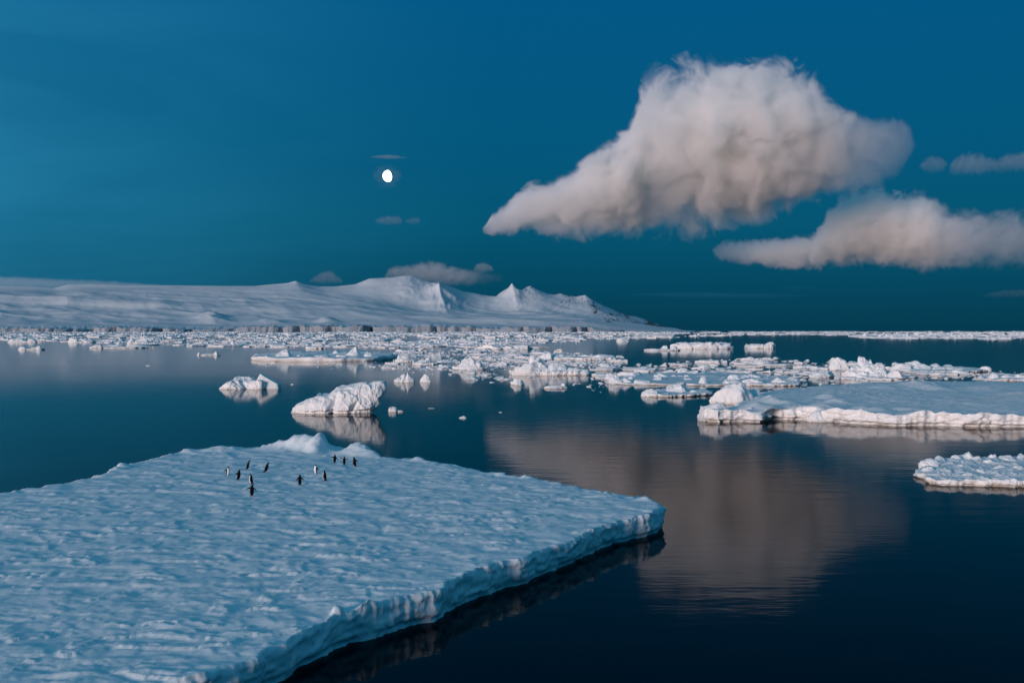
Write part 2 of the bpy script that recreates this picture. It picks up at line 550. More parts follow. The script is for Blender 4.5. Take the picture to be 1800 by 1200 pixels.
# ------------------------------------------------------------------ clouds
def cloud(name, label, pts, D, depth_k=0.55, dens=0.02, amp=1.0, nscale=1.0, color=(0.992, 0.925, 0.968), hull=1.22, seed=0.0, soft=0.75, tex=1.0, under=0.9, aniso=0.1):
    """pts: (pixel x, top y, bottom y[, depth factor]); the body is built D metres away in real size"""
    mpp = D / FPX
    x0, x1 = pts[0][0], pts[-1][0]
    ymin = min(p[1] for p in pts)
    ymax = max(p[2] for p in pts)
    W = (x1 - x0) * mpp
    Hh = (ymax - ymin) * mpp
    org = AT((x0 + x1) / 2, ymax, D)
    us = [(p[0] - x0) / (x1 - x0) for p in pts]
    T = [(ymax - p[1]) / (ymax - ymin) for p in pts]
    B = [(ymax - p[2]) / (ymax - ymin) for p in pts]
    K = [p[3] if len(p) > 3 else 1.0 for p in pts]
    # hull
    nu, nr = 90, 20
    V, F = [], []
    uu = np.linspace(-0.02, 1.02, nu)
    for i, u in enumerate(uu):
        t_, b_, k_ = np.interp(u, us, T), np.interp(u, us, B), np.interp(u, us, K)
        mid, half = (t_ + b_) / 2 * Hh, max((t_ - b_) / 2 * Hh * hull, 0.02 * Hh)
        if i in (0, nu - 1):
            half *= 0.3
        dh = half * depth_k * 2 * k_ * 1.0 + 0.01 * Hh
        for j in range(nr):
            a = 2 * math.pi * j / nr
            V.append(((u - 0.5) * W, math.cos(a) * dh + under * ((1 - math.sin(a)) / 2) ** 2 * half / hull, mid + math.sin(a) * half))
    for i in range(nu - 1):
        for j in range(nr):
            a, b2 = i * nr + j, i * nr + (j + 1) % nr
            F.append((a, b2, b2 + nr, a + nr))
    me = mesh_from(name, V, F)
    bm = bmesh.new()
    bm.from_mesh(me)
    bm.verts.ensure_lookup_table()
    bm.faces.new([bm.verts[j] for j in range(nr)])
    bm.faces.new([bm.verts[(nu - 1) * nr + j] for j in range(nr)])
    bmesh.ops.recalc_face_normals(bm, faces=bm.faces[:])
    bm.to_mesh(me)
    bm.free()
    m = bpy.data.materials.new(name + '_vapour')
    m.use_nodes = True
    t = m.node_tree
    t.nodes.clear()
    tcn = t.nodes.new('ShaderNodeTexCoord')
    p = tcn.outputs['Object']
    # billowing warp
    wsc = nscale / Hh
    wn_ = t.nodes.new('ShaderNodeTexNoise')
    wn_.inputs['Scale'].default_value = 3.2 * wsc
    wn_.inputs['Detail'].default_value = 5
    wn_.inputs['Roughness'].default_value = 0.55
    t.links.new(mapping(t, p, loc=(seed * 1000 + 531, seed * 500, 0)), wn_.inputs['Vector'])
    sv = t.nodes.new('ShaderNodeVectorMath')
    sv.operation = 'SUBTRACT'
    t.links.new(wn_.outputs['Color'], sv.inputs[0])
    sv.inputs[1].default_value = (0.5, 0.5, 0.5)
    ma = t.nodes.new('ShaderNodeVectorMath')
    ma.operation = 'MULTIPLY_ADD'
    t.links.new(sv.outputs[0], ma.inputs[0])
    ma.inputs[1].default_value = (Hh * 0.20 * amp, Hh * 0.2 * amp, Hh * 0.16 * amp)
    t.links.new(p, ma.inputs[2])
    sp = t.nodes.new('ShaderNodeSeparateXYZ')
    t.links.new(ma.outputs[0], sp.inputs[0])
    u = math_n(t, 'MULTIPLY_ADD', sp.outputs[0], 1.0 / W, 0.5)
    v = math_n(t, 'DIVIDE', sp.outputs[2], Hh)
    w = math_n(t, 'DIVIDE', sp.outputs[1], Hh)

    def curve(vals):
        n = t.nodes.new('ShaderNodeFloatCurve')
        cm = n.mapping
        cu = cm.curves[0]
        cm.use_clip = True
        cu.points[0].location = (0.0, vals[0])
        cu.points[-1].location = (1.0, vals[-1])
        for a, bb in list(zip(us, vals))[1:-1]:
            cu.points.new(a, bb)
        for q in cu.points:
            q.handle_type = 'AUTO_CLAMPED'
        cm.update()
        t.links.new(u, n.inputs['Value'])
        return n.outputs[0]
    Tn, Bn = curve(T), curve(B)
    half = math_n(t, 'MAXIMUM', math_n(t, 'MULTIPLY', math_n(t, 'SUBTRACT', Tn, Bn), 0.5), 0.012)
    mid = math_n(t, 'MULTIPLY', math_n(t, 'ADD', Tn, Bn), 0.5)
    a = math_n(t, 'DIVIDE', math_n(t, 'SUBTRACT', v, mid), half)
    kk = math_n(t, 'MULTIPLY', half, 2 * depth_k)
    if max(K) > 1 or min(K) < 1:
        kk = math_n(t, 'MULTIPLY', kk, curve([min(q, 1.0) for q in K]))
    un = math_n(t, 'MULTIPLY_ADD', a, -0.5, 0.5)
    w = math_n(t, 'SUBTRACT', w, math_n(t, 'MULTIPLY', math_n(t, 'MULTIPLY', math_n(t, 'MULTIPLY', un, un), half), under))
    d = math_n(t, 'DIVIDE', w, kk)
    r2 = math_n(t, 'ADD', math_n(t, 'MULTIPLY', a, a), math_n(t, 'MULTIPLY', d, d))
    gg = math_n(t, 'SUBTRACT', 1.0, r2)
    # ends
    ends = math_n(t, 'MULTIPLY', math_n(t, 'MULTIPLY', u, math_n(t, 'SUBTRACT', 1.0, u)), 60.0)
    gg = math_n(t, 'MINIMUM', gg, ends)
    fine = noise_n(t, mapping(t, p, loc=(seed * 300, 77, 5)), 5.5 * wsc, 9, 0.64, 0.6)
    gg = math_n(t, 'ADD', gg, math_n(t, 'MULTIPLY', math_n(t, 'SUBTRACT', fine, 0.52), 2.5 * tex))
    mr = t.nodes.new('ShaderNodeMapRange')
    mr.interpolation_type = 'SMOOTHSTEP'
    t.links.new(gg, mr.inputs[0])
    mr.inputs[1].default_value = 0.0
    mr.inputs[2].default_value = soft
    mr.inputs[3].default_value = 0.0
    mr.inputs[4].default_value = dens
    dn = math_n(t, 'MULTIPLY', mr.outputs[0], ramp(t, [(0.0, 0.25), (0.35, 0.7), (0.7, 1.0)], math_n(t, 'MULTIPLY_ADD', a, 0.5, 0.5)))  # thinner vapour towards the base imitates the cloud's shaded underside
    if min(K) < 1:
        kc = curve([min(q, 1.0) for q in K])
        dn = math_n(t, 'MULTIPLY', dn, math_n(t, 'MULTIPLY', kc, kc))
    vol = t.nodes.new('ShaderNodeVolumeScatter')
    vol.inputs['Color'].default_value = (*color, 1)
    vol.inputs['Anisotropy'].default_value = aniso
    t.links.new(dn, vol.inputs['Density'])
    ou = t.nodes.new('ShaderNodeOutputMaterial')
    t.links.new(vol.outputs[0], ou.inputs['Volume'])
    o = link(name, me, m, loc=org)
    o.rotation_euler = (0, 0, -math.atan2(org[0], org[1]))
    m.cycles.volume_step_rate = 0.45
    tag(o, label, 'cloud')
    return o


CL = [(846, 394, 404), (866, 368, 408), (895, 346, 409), (925, 324, 409), (960, 308, 409), (1000, 292, 409), (1040, 268, 411), (1075, 250, 412), (1100, 228, 413),
      (1122, 184, 412, .9), (1140, 132, 411, .75), (1180, 124, 400, .8), (1230, 122, 396, .9), (1280, 120, 390), (1330, 122, 380), (1380, 130, 370), (1425, 152, 358, .9),
      (1465, 186, 350, .75), (1500, 206, 344, .55), (1545, 210, 336, .42), (1575, 220, 316, .36), (1590, 240, 290, .3)]
cloud('cloud', 'largest cloud, pink-grey and billowing high at upper right', CL, 8000.0, dens=0.022, seed=1.0, tex=1.15, soft=.55)
CL2 = [(1250, 430, 444, .7), (1272, 418, 456, .8), (1310, 414, 464, .9), (1370, 412, 470), (1425, 408, 472), (1448, 386, 470), (1465, 358, 468), (1500, 334, 466), (1540, 330, 466),
       (1580, 340, 470), (1620, 346, 474), (1650, 364, 476, .75), (1700, 374, 478, .55), (1745, 374, 478, .5), (1790, 384, 474, .5), (1815, 410, 462, .5), (1830, 425, 450, .4)]
cloud('cloud', 'flat-based grey cloud with a bright hump, below the largest cloud', CL2, 9000.0, dens=0.02, seed=2.3, soft=.6)
cloud('cloud', 'long thin dark cloud streak low over the sea at right', [(1090, 516, 518), (1140, 513, 522), (1220, 512, 525), (1300, 514, 526), (1370, 516, 525), (1420, 519, 522)], 22000.0, dens=0.0011, seed=14.0, nscale=.4, color=(.03, .12, .20), depth_k=3.0, under=0.0)
cloud('cloud', 'short dark cloud streak above the long low one at right', [(1370, 505, 507), (1395, 503, 509), (1425, 504, 508), (1440, 506, 507)], 22500.0, dens=0.0010, seed=15.0, nscale=.4, color=(.03, .12, .20), depth_k=3.0, under=0.0)
cloud('cloud', 'faint purple cloud at the right edge just above the horizon', [(1730, 518, 521), (1755, 510, 524), (1790, 507, 524), (1830, 508, 522), (1860, 512, 518)], 20000.0, dens=0.0008, seed=16.0, nscale=.5)
cloud('cloud', 'pale fog bank lying over the left end of the snow mountains', [(-300, 486, 510), (-100, 482, 512), (20, 484, 513), (100, 487, 512), (180, 489, 510), (250, 493, 508), (300, 498, 505)],
      12500.0, dens=0.0010, seed=12.0, nscale=0.35, depth_k=2.5, tex=.7)
cloud('cloud', 'faint wisp of thin cloud added as the halo around the moon', [(656, 303, 316), (664, 293, 326), (676, 288, 334), (690, 288, 333), (700, 294, 324), (706, 304, 314)], 15200.0, dens=0.0006, seed=13.0, nscale=0.8, tex=1.4)  # thin cloud volume added to imitate the moon's halo
cloud('cloud', 'small pink-grey cloud cap behind the highest snow summit', [(676, 482, 492), (690, 468, 494), (712, 466, 497), (735, 460, 500), (765, 458, 502), (790, 465, 503), (815, 470, 503), (850, 474, 502, .6), (885, 480, 498, .4)],
      17000.0, dens=0.0035, seed=3.7, nscale=0.6)
cloud('cloud', 'tiny round cloud puff right of the highest summit', [(832, 472, 478), (840, 462, 479), (850, 460, 480), (860, 463, 479), (868, 472, 478)], 18500.0, dens=0.0035, seed=4.7, nscale=0.6)
cloud('cloud', 'faint cloud puff low in the sky left of the highest summit', [(545, 492, 498), (560, 480, 500), (578, 474, 500), (592, 482, 500), (602, 492, 498)], 18000.0, dens=0.0018, seed=5.7, nscale=0.6)
cloud('cloud', 'small faint grey cloud directly below the moon', [(658, 388, 391), (668, 381, 396), (685, 378, 397), (700, 379, 396), (708, 387, 391)], 15000.0, dens=0.0022, seed=6.1, nscale=0.6)
cloud('cloud', 'tiny faint cloud lower right of the moon', [(710, 388, 391), (720, 383, 395), (732, 381, 395), (742, 388, 390)], 15600.0, dens=0.0018, seed=6.9, nscale=0.6)
cloud('cloud', 'thin flat streak of cloud just above the moon', [(648, 276, 277), (665, 273.5, 279), (685, 272, 280), (702, 274, 279), (716, 276, 277)], 15000.0, dens=0.0030, seed=7.7, nscale=0.5, depth_k=2.0)
cloud('cloud', 'small purple-grey puff right of the largest cloud', [(1616, 290, 295), (1628, 276, 303), (1642, 272, 306), (1655, 276, 303), (1664, 288, 294)], 12000.0, dens=0.0022, seed=8.8, nscale=0.6)
cloud('cloud', 'faint purple-grey cloud bank at the right edge of the sky', [(1674, 285, 300), (1695, 266, 306), (1720, 264, 307), (1750, 276, 304), (1775, 268, 304), (1800, 266, 304), (1840, 272, 300), (1860, 284, 292)], 12500.0, dens=0.0022, seed=9.9, nscale=0.7)


# ------------------------------------------------------------------ ice builders
def resample(pts, n):
    pts = np.asarray(pts, float)
    P = np.vstack([pts, pts[:1]])
    seg = np.linalg.norm(np.diff(P, axis=0), axis=1)
    cum = np.concatenate([[0], np.cumsum(seg)])
    s = np.linspace(0, cum[-1], n, endpoint=False)
    return np.stack([np.interp(s, cum, P[:, 0]), np.interp(s, cum, P[:, 1])], -1), cum[-1]


def raw_mesh(name, V, polys_a, polys_b):
    me = bpy.data.meshes.new(name)
    me.vertices.add(len(V))
    me.vertices.foreach_set('co', V.astype(np.float32).ravel())
    loops = np.concatenate([polys_a.ravel(), polys_b.ravel()]).astype(np.int32)
    me.loops.add(len(loops))
    me.loops.foreach_set('vertex_index', loops)
    ka, kb = polys_a.shape[1], polys_b.shape[1]
    na, nb_ = len(polys_a), len(polys_b)
    me.polygons.add(na + nb_)
    me.polygons.foreach_set('loop_start', np.concatenate([np.arange(na) * ka, na * ka + np.arange(nb_) * kb]).astype(np.int32))
    me.polygons.foreach_set('use_smooth', np.ones(na + nb_, dtype=bool))
    me.update(calc_edges=True)
    me.validate()
    return me


def grid_top(name, rows, rim, top, n, area):
    """walls as rings, the top as an even triangulation whose cells shrink towards the ship"""
    from mathutils.geometry import delaunay_2d_cdt
    x0, x1 = rim[:, 0].min(), rim[:, 0].max()
    y0, y1 = rim[:, 1].min(), rim[:, 1].max()
    r_ = np.random.RandomState(3)
    pts = []
    y = y0 + 0.1
    while y < y1:
        st = 0.0021 * y
        lo, hi = max(x0, -0.50 * y), min(x1, 0.50 * y)
        xs_ = np.arange(lo, hi, st)
        if lo > x0:
            xs_ = np.concatenate([np.arange(x0, lo, 0.6), xs_])
        pts.append(np.column_stack([xs_ + r_.uniform(-.3, .3, len(xs_)) * st, y + r_.uniform(-.3, .3, len(xs_)) * st * 1.6]))
        y += 0.0034 * y
    pts = np.concatenate(pts)
    # inside test (even-odd), vectorised over the rim's edges on a coarse version
    R_ = rim[::3]
    c = np.zeros(len(pts), dtype=bool)
    A, B = R_, np.roll(R_, -1, 0)
    for (ax, ay), (bx, by) in zip(A, B):
        if ay == by:
            continue
        m_ = (ay > pts[:, 1]) != (by > pts[:, 1])
        c ^= m_ & (pts[:, 0] < (bx - ax) * (pts[:, 1] - ay) / (by - ay) + ax)
    pts = pts[c]
    # keep clear of the rim
    ok = np.ones(len(pts), dtype=bool)
    cell = {}
    gx, gy = np.floor(rim[:, 0] / 0.3).astype(int), np.floor(rim[:, 1] / 0.3).astype(int)
    near_cells = set()
    for a_, b_ in zip(gx, gy):
        for i in (-1, 0, 1):
            for j in (-1, 0, 1):
                near_cells.add((a_ + i, b_ + j))
    pgx, pgy = np.floor(pts[:, 0] / 0.3).astype(int), np.floor(pts[:, 1] / 0.3).astype(int)
    for k, (a_, b_) in enumerate(zip(pgx.tolist(), pgy.tolist())):
        if (a_, b_) in near_cells:
            dd = np.min((rim[:, 0] - pts[k, 0]) ** 2 + (rim[:, 1] - pts[k, 1]) ** 2)
            ok[k] = dd > 0.0045
    pts = pts[ok]
    allp = np.vstack([rim, pts])
    vin = [Vector((float(a_), float(b_))) for a_, b_ in allp]
    edges = [(i, (i + 1) % n) for i in range(n)]
    vo, eo, fo, ov, oe, of = delaunay_2d_cdt(vin, edges, [], 1, 1e-6)
    vo = np.array([v[:] for v in vo])
    fo = np.array([f for f in fo if len(f) == 3], dtype=np.int64)
    V0 = np.concatenate(rows)
    base = (len(rows) - 1) * n
    remap = np.empty(len(vo), dtype=np.int64)
    extra = []
    cnt = len(V0)
    for i, o_ in enumerate(ov):
        k = next((q for q in o_ if q < n), None)
        if k is not None:
            remap[i] = base + k
        else:
            remap[i] = cnt
            cnt += 1
            extra.append(i)
    ex = vo[extra]
    Vt = np.column_stack([ex, top(ex)])
    V = np.vstack([V0, Vt])
    T = remap[fo]
    # orient upwards
    a_, b_, c_ = V[T[:, 0]], V[T[:, 1]], V[T[:, 2]]
    cr = (b_[:, 0] - a_[:, 0]) * (c_[:, 1] - a_[:, 1]) - (b_[:, 1] - a_[:, 1]) * (c_[:, 0] - a_[:, 0])
    T[cr < 0] = T[cr < 0][:, ::-1]
    nr = len(rows)
    idx = np.arange(nr * n).reshape(nr, n)
    nxt = np.roll(idx, -1, axis=1)
    F = np.stack([idx[:-1], nxt[:-1], nxt[1:], idx[1:]], -1).reshape(-1, 4)
    if area < 0:
        F = F[:, ::-1]
    return raw_mesh(name, V, F, T)


def floe_mesh(name, outline, ztop, n=600, rings=60, rough=0.25, rscale=1.0, centre=None, hfun=None, wall_rows=9, undercut=0.12, depth=0.9, power=1.0, seed=0, grid=False):
    """A floe: rough outline, broken wall with an undercut at the waterline, and a sculpted top."""
    P, per = resample(outline, n)
    cen = P.mean(0) if centre is None else np.asarray(centre[:2], float)
    # ragged outline
    tang = np.roll(P, -1, 0) - np.roll(P, 1, 0)
    tang /= np.linalg.norm(tang, axis=1)[:, None] + 1e-9
    nor = np.stack([tang[:, 1], -tang[:, 0]], -1)
    area = 0.5 * np.sum(P[:, 0] * np.roll(P[:, 1], -1) - np.roll(P[:, 0], -1) * P[:, 1])
    if area < 0:
        nor = -nor
    k = 1.0 / rscale
    dsp = fbm(P[:, 0] * 0.45 * k, P[:, 1] * 0.45 * k, octv=5, seed=seed) + 0.35 * (ridged(P[:, 0] * 1.3 * k, P[:, 1] * 1.3 * k, octv=3, seed=seed + 3) - 0.6)
    P = P + nor * (dsp * rough)[:, None]

    def top(XY):
        z = np.full(len(XY), float(ztop))
        z = z + 0.10 * ztop * fbm(XY[:, 0] * 0.9 * k, XY[:, 1] * 0.9 * k, octv=3, seed=seed + 21) * min(1.0, rough * 2)
        if hfun is not None:
            z = z + hfun(XY[:, 0], XY[:, 1])
        return z
    rows = []
    # walls from below the water to the rim
    tz = np.concatenate([[-1.0], np.linspace(-0.12, 1.0, wall_rows)])
    zr = top(P)
    for t in tz:
        if t < -0.5:
            z = np.full(n, -depth)
            off = np.full(n, -0.25)
        else:
            z = t * zr
            cut = -undercut * sstep(0.30, 0.10, t)
            roundt = -0.07 * zr * sstep(0.80, 1.0, t) ** 1.5
            off = cut + roundt + rough * 0.38 * (fbm(P[:, 0] * 1.1 * k, P[:, 1] * 1.1 * k, z * 1.9 * k, octv=4, seed=seed + 7))
            off = off + rough * 0.55 * (ridged(P[:, 0] * 0.9 * k, P[:, 1] * 0.9 * k, z * 2.6 * k, octv=4, seed=seed + 9) - 0.6) * (1 - 0.3 * t)
            wx_ = fbm(P[:, 0] * 0.7 * k, P[:, 1] * 0.7 * k, z * 1.2 * k, octv=2, seed=seed + 13) * 1.5
            off = off + rough * 0.22 * vnoise(np.floor(P[:, 0] * 1.5 * k + wx_) + .5, np.floor(P[:, 1] * 1.5 * k) + .5, np.floor(z * 2.2 * k + wx_) + .5, seed=seed + 15)
        off = off + 0.16 * rough * ridged(P[:, 0] * 3.2 * k, P[:, 1] * 3.2 * k, z * 2.4 * k, octv=3, seed=seed + 17)
        XY = P + nor * off[:, None]
        rows.append(np.column_stack([XY, z]))
    rim = rows[-1][:, :2]
    if grid:
        return grid_top(name, rows, rim, top, n, area)
    e = np.linspace(0, 1, rings + 1)[1:-1]
    for t in e:
        q = t ** power
        XY = rim + (cen - rim) * q
        z = top(XY)
        rows.append(np.column_stack([XY, z]))
    V = np.concatenate(rows)
    nr = len(rows)
    idx = np.arange(nr * n).reshape(nr, n)
    nxt = np.roll(idx, -1, axis=1)
    F = np.stack([idx[:-1], nxt[:-1], nxt[1:], idx[1:]], -1).reshape(-1, 4)
    cz = top(cen[None, :])[0]
    V = np.vstack([V, [[cen[0], cen[1], cz]]])
    ci = len(V) - 1
    last = idx[-1]
    cap = np.stack([last, np.roll(last, -1), np.full(n, ci), np.full(n, ci)], -1)
    if area < 0:
        F = F[:, ::-1]
        cap = cap[:, [1, 0, 2, 3]]
    me = bpy.data.meshes.new(name)
    me.from_pydata(V.tolist() if len(V) < 5000 else [], [], []) if False else None
    faces = F
    # cap as triangles
    tri = cap[:, :3]
    nv = len(V)
    me.vertices.add(nv)
    me.vertices.foreach_set('co', V.astype(np.float32).ravel())
    loops = np.concatenate([faces.ravel(), tri.ravel()]).astype(np.int32)
    me.loops.add(len(loops))
    me.loops.foreach_set('vertex_index', loops)
    npoly = len(faces) + len(tri)
    me.polygons.add(npoly)
    st = np.concatenate([np.arange(len(faces)) * 4, len(faces) * 4 + np.arange(len(tri)) * 3]).astype(np.int32)
    me.polygons.foreach_set('loop_start', st)
    me.polygons.foreach_set('use_smooth', np.ones(npoly, dtype=bool))
    me.update(calc_edges=True)
    me.validate()
    return me


_ico = {}


def ico(sub):
    if sub not in _ico:
        bm = bmesh.new()
        bmesh.ops.create_icosphere(bm, subdivisions=sub, radius=1.0)
        v = np.array([x.co[:] for x in bm.verts])
        f = np.array([[x.index for x in q.verts] for q in bm.faces])
        bm.free()
        _ico[sub] = (v, f)
    return _ico[sub]


def lump(rx, ry, h, seed, sub=4, cuts=9, rough=0.10, peak=0.5, lean=(0.0, 0.0), foot=0.0):
    """A chiselled piece of ice: a rounded body cut by random planes, its surface broken up; returns verts (base at z=0) and faces."""
    V, F = ico(sub)
    rs = np.random.RandomState(seed)
    v = V.copy()
    r = 1.0 / np.maximum(np.abs(v).max(1), 1e-6) ** 0.45
    cuts = int(cuts * 1.6)
    for i in range(cuts):
        nrm = rs.normal(size=3)
        nrm[2] = abs(nrm[2]) * 0.8
        nrm /= np.linalg.norm(nrm)
        dd = rs.uniform(0.62, 1.05)
        c = v @ nrm
        r = np.where(c > dd, np.minimum(r, dd / np.maximum(c, 1e-3)), r)
    p = v * r[:, None]
    p = p * (1 + rough * 1.3 * fbm(v[:, 0] * 1.6 + seed, v[:, 1] * 1.6, v[:, 2] * 1.6, octv=4, seed=seed))[:, None]
    p = p + v * (rough * 1.5 * (ridged(v[:, 0] * 2.7, v[:, 1] * 2.7 + seed, v[:, 2] * 2.7, octv=3, seed=seed + 4) - 0.6))[:, None]
    z = p[:, 2]
    z = (z + foot) / (np.percentile(z, 99.7) + foot)
    hx = 1 - peak * 0.6 * np.clip(z, 0, 1)
    X = p[:, 0] * rx * hx + lean[0] * np.clip(z, 0, 1.2) * h
    Y = p[:, 1] * ry * hx + lean[1] * np.clip(z, 0, 1.2) * h
    Z = np.maximum(z * h, -0.45)
    # undercut at the waterline
    uc = 1 - 0.07 * sstep(0.16 * h, 0.03 * h, Z)
    return np.column_stack([X * uc, Y * uc, Z]), F


class Joined:
    def __init__(self):
        self.V, self.F, self.n = [], [], 0

    def add(self, V, F):
        self.V.append(V)
        self.F.append(F + self.n)
        self.n += len(V)

    def mesh(self, name, smooth=True):
        return mesh_from(name, np.concatenate(self.V), np.concatenate(self.F), smooth)


def place(V, at, rz=0.0):
    c, s = math.cos(rz), math.sin(rz)
    o = V.copy()
    o[:, 0] = V[:, 0] * c - V[:, 1] * s + at[0]
    o[:, 1] = V[:, 0] * s + V[:, 1] * c + at[1]
    o[:, 2] = V[:, 2] + (at[2] if len(at) > 2 else 0)
    return o


# ------------------------------------------------------------------ the near floe with the penguins
ZT = 1.15
near_px = [(-420, 1000), (-200, 925), (0, 868), (60, 858), (130, 846), (195, 826), (215, 818), (330, 792), (400, 789), (470, 788), (540, 785), (600, 787), (640, 792),
           (672, 804), (740, 807), (830, 824), (880, 833), (930, 838), (1000, 851), (1070, 865), (1146, 874), (1165, 885), (1156, 899),
           (1082, 919), (1020, 943), (950, 968), (911, 981), (849, 999), (806, 1017), (736, 1045), (658, 1069), (600, 1084), (544, 1111),
           (505, 1131), (459, 1157), (400, 1176), (340, 1196), (218, 1222), (60, 1250), (-150, 1290), (-500, 1330), (-900, 1200)]
near_out = [G(x, y, ZT)[:2] for x, y in near_px]
NB = []   # mounds: centre x, y, height, radius x, radius y, flatness


def nb(px, py, h, rx, ry, p=1.0):
    c = G(px, py, ZT)
    NB.append((c[0], c[1], h, rx, ry, p))


nb(392, 791, 0.28, 1.6, 1.4)
nb(495, 788, 0.55, 1.5, 1.3)
nb(535, 788, 1.00, 1.25, 1.4, 1.3)
nb(556, 793, 0.90, 0.75, 1.5, 1.8)
nb(567, 790, 0.60, 0.8, 1.4)
nb(632, 797, 0.75, 1.3, 1.6)
nb(655, 802, 0.25, 0.8, 1.0)
nb(214, 822, 0.42, 0.45, 0.5)
nb(205, 826, 0.30, 0.35, 0.5)
nb(330, 794, 0.25, 0.6, 0.6)
nb(735, 808, 0.22, 0.5, 0.4)
nb(930, 840, 0.24, 0.28, 0.3)
nb(922, 839, 0.20, 0.2, 0.3)
nb(880, 834, 0.14, 0.4, 0.4)
nb(1070, 866, 0.16, 0.25, 0.3)
nb(1133, 878, 0.22, 0.40, 0.35)
nb(1110, 874, 0.14, 0.2, 0.3)
nb(594, 1077, 0.20, 0.24, 0.30, 3.0)
nb(655, 1066, 0.13, 0.3, 0.3, 1.5)
nb(640, 1072, 0.14, 0.2, 0.3)
nb(815, 1008, 0.10, 0.5, 0.3)
nb(545, 1112, 0.10, 0.4, 0.3)


def near_h(x, y):
    # wind-carved crests: long, asymmetric, warped
    a = R(-14)
    u = x * math.cos(a) - y * math.sin(a)
    v = x * math.sin(a) + y * math.cos(a)
    wx = fbm(u * 0.22, v * 0.22, octv=3, seed=101) * 1.6
    wy = fbm(u * 0.22 + 9, v * 0.22, octv=3, seed=102) * 1.6
    big = ridged(u * 0.12 + wx * 0.4, v * 0.17 + wy * 0.6, octv=3, seed=103, gain=.35)
    mid = ridged(u * 0.42 + wx, v * 0.80 + wy, octv=4, seed=104, gain=0.55)
    sm = ridged(u * 1.3 + wx * 2, v * 2.6 + wy * 2, octv=3, seed=105, gain=0.55)
    mask = sstep(-0.25, 0.4, fbm(x * 0.12, y * 0.12, octv=3, seed=106))
    z = 0.085 * (big - 0.5) * (0.25 + 0.65 * sstep(-0.3, 0.4, fbm(x * 0.06, y * 0.06, octv=2, seed=116))) + 0.15 * np.maximum(mid - 0.60, 0) * (0.25 + 0.75 * mask) * (0.6 + 0.8 * fbm(x * 0.35, y * 0.35, octv=2, seed=117)) + 0.008 * (sm - 0.5)
    # crusts: terraced scabs with a sharp edge
    q = fbm(u * 0.5 + wx * 0.7 + 40, v * 0.75 + wy * 0.7, octv=4, seed=107)
    z = z + 0.075 * sstep(0.24, 0.28, q) * (1 - 0.85 * sstep(0.23, 0.75, q)) + 0.03 * sstep(-0.25, -0.22, -q - 0.42)
    z = z + 0.015 * fbm(x * 6, y * 6, octv=2, seed=108)
    for (cx, cyy, h, rx, ry, p) in NB:
        q = ((x - cx) / rx) ** 2 + ((y - cyy) / ry) ** 2
        w = np.exp(-np.power(q, p)) if p == 1.0 else np.exp(-np.power(q, p) * 0.9)
        z = z + h * w * (1 + 0.30 * fbm(x * 2.2, y * 2.2, octv=3, seed=109))
    return z


me = floe_mesh('ice_floe', near_out, ZT, n=2600, rings=0, rough=0.36, rscale=1.0, hfun=near_h, wall_rows=20, undercut=0.16, seed=11, grid=True)
near = link('ice_floe', me, M_snow)
tag(near, 'largest blue-white ice floe in the foreground, carrying the penguins', 'ice floe')

# ------------------------------------------------------------------ the wide floe at the right
RZ = 1.2
rf_px = [(1232, 741), (1262, 743), (1300, 742), (1340, 742), (1362, 738), (1400, 738), (1440, 741), (1480, 743), (1560, 748), (1650, 749), (1720, 751), (1800, 751), (1900, 756), (2000, 752)]
rf = [G(x, y, 0)[:2] for x, y in rf_px]
rf += [G(x, y, RZ)[:2] for x, y in [(2100, 700), (1990, 672), (1800, 668), (1700, 667), (1600, 668), (1500, 671), (1420, 676), (1340, 686), (1330, 695), (1300, 702), (1290, 709), (1270, 712)]]


def rf_h(x, y):
    z = 0.12 * (ridged(x * 0.25 + 3, y * 0.12, octv=3, seed=211) - .5) + 0.16 * fbm(x * 0.10, y * 0.05, octv=3, seed=201) + 0.25 * (ridged(x * 0.12, y * 0.12, octv=3, seed=202) - 0.6) * 0.5 + 0.03 * fbm(x * 2, y * 1.2, octv=3, seed=208)
    # raised broken lip along the front edge
    q = y - np.interp(x, [p[0] for p in rf[:14]], [p[1] for p in rf[:14]])
    z = z + 0.42 * np.exp(-(q / 2.6) ** 2) * (0.5 + 1.5 * fbm(x * 0.45, y * 0.3, octv=5, seed=203)) - 0.25 * sstep(3, 12, q)
    for (px, py, h, rx, ry) in ((1352, 704, .9, 1.8, 3), (1385, 708, .5, 1.6, 2.5), (1455, 697, .65, 1.5, 3), (1470, 705, .5, 1.6, 2), (1515, 716, .5, 1.2, 2.0), (1545, 718, .4, 1.1, 2),
                                (1620, 678, 1.1, 3.5, 7), (1640, 682, .4, 2.5, 4), (1725, 682, .7, 3.0, 5), (1400, 716, .5, 2.4, 2.5), (1450, 720, .7, 2.2, 2), (1330, 718, .8, 2, 3), (1590, 716, .35, 2.6, 2),
                                (1560, 680, .4, 2, 4), (1780, 690, .5, 3, 4)):
        c = G(px, py, RZ)
        z = z + h * np.exp(-((x - c[0]) / rx) ** 2 - ((y - c[1]) / ry) ** 2) * (1 + 0.25 * fbm(x * 0.9, y * 0.9, octv=3, seed=204))
    return z


me = floe_mesh('ice_floe', rf, RZ, n=1900, rings=90, rough=0.85, rscale=1.25, hfun=rf_h, wall_rows=22, undercut=0.5, power=0.8, seed=31, centre=G(1620, 703, RZ), depth=1.2)
rfl = link('ice_floe', me, M_ice)
tag(rfl, 'wide flat ice floe on the right with a thick white broken front edge', 'ice floe')


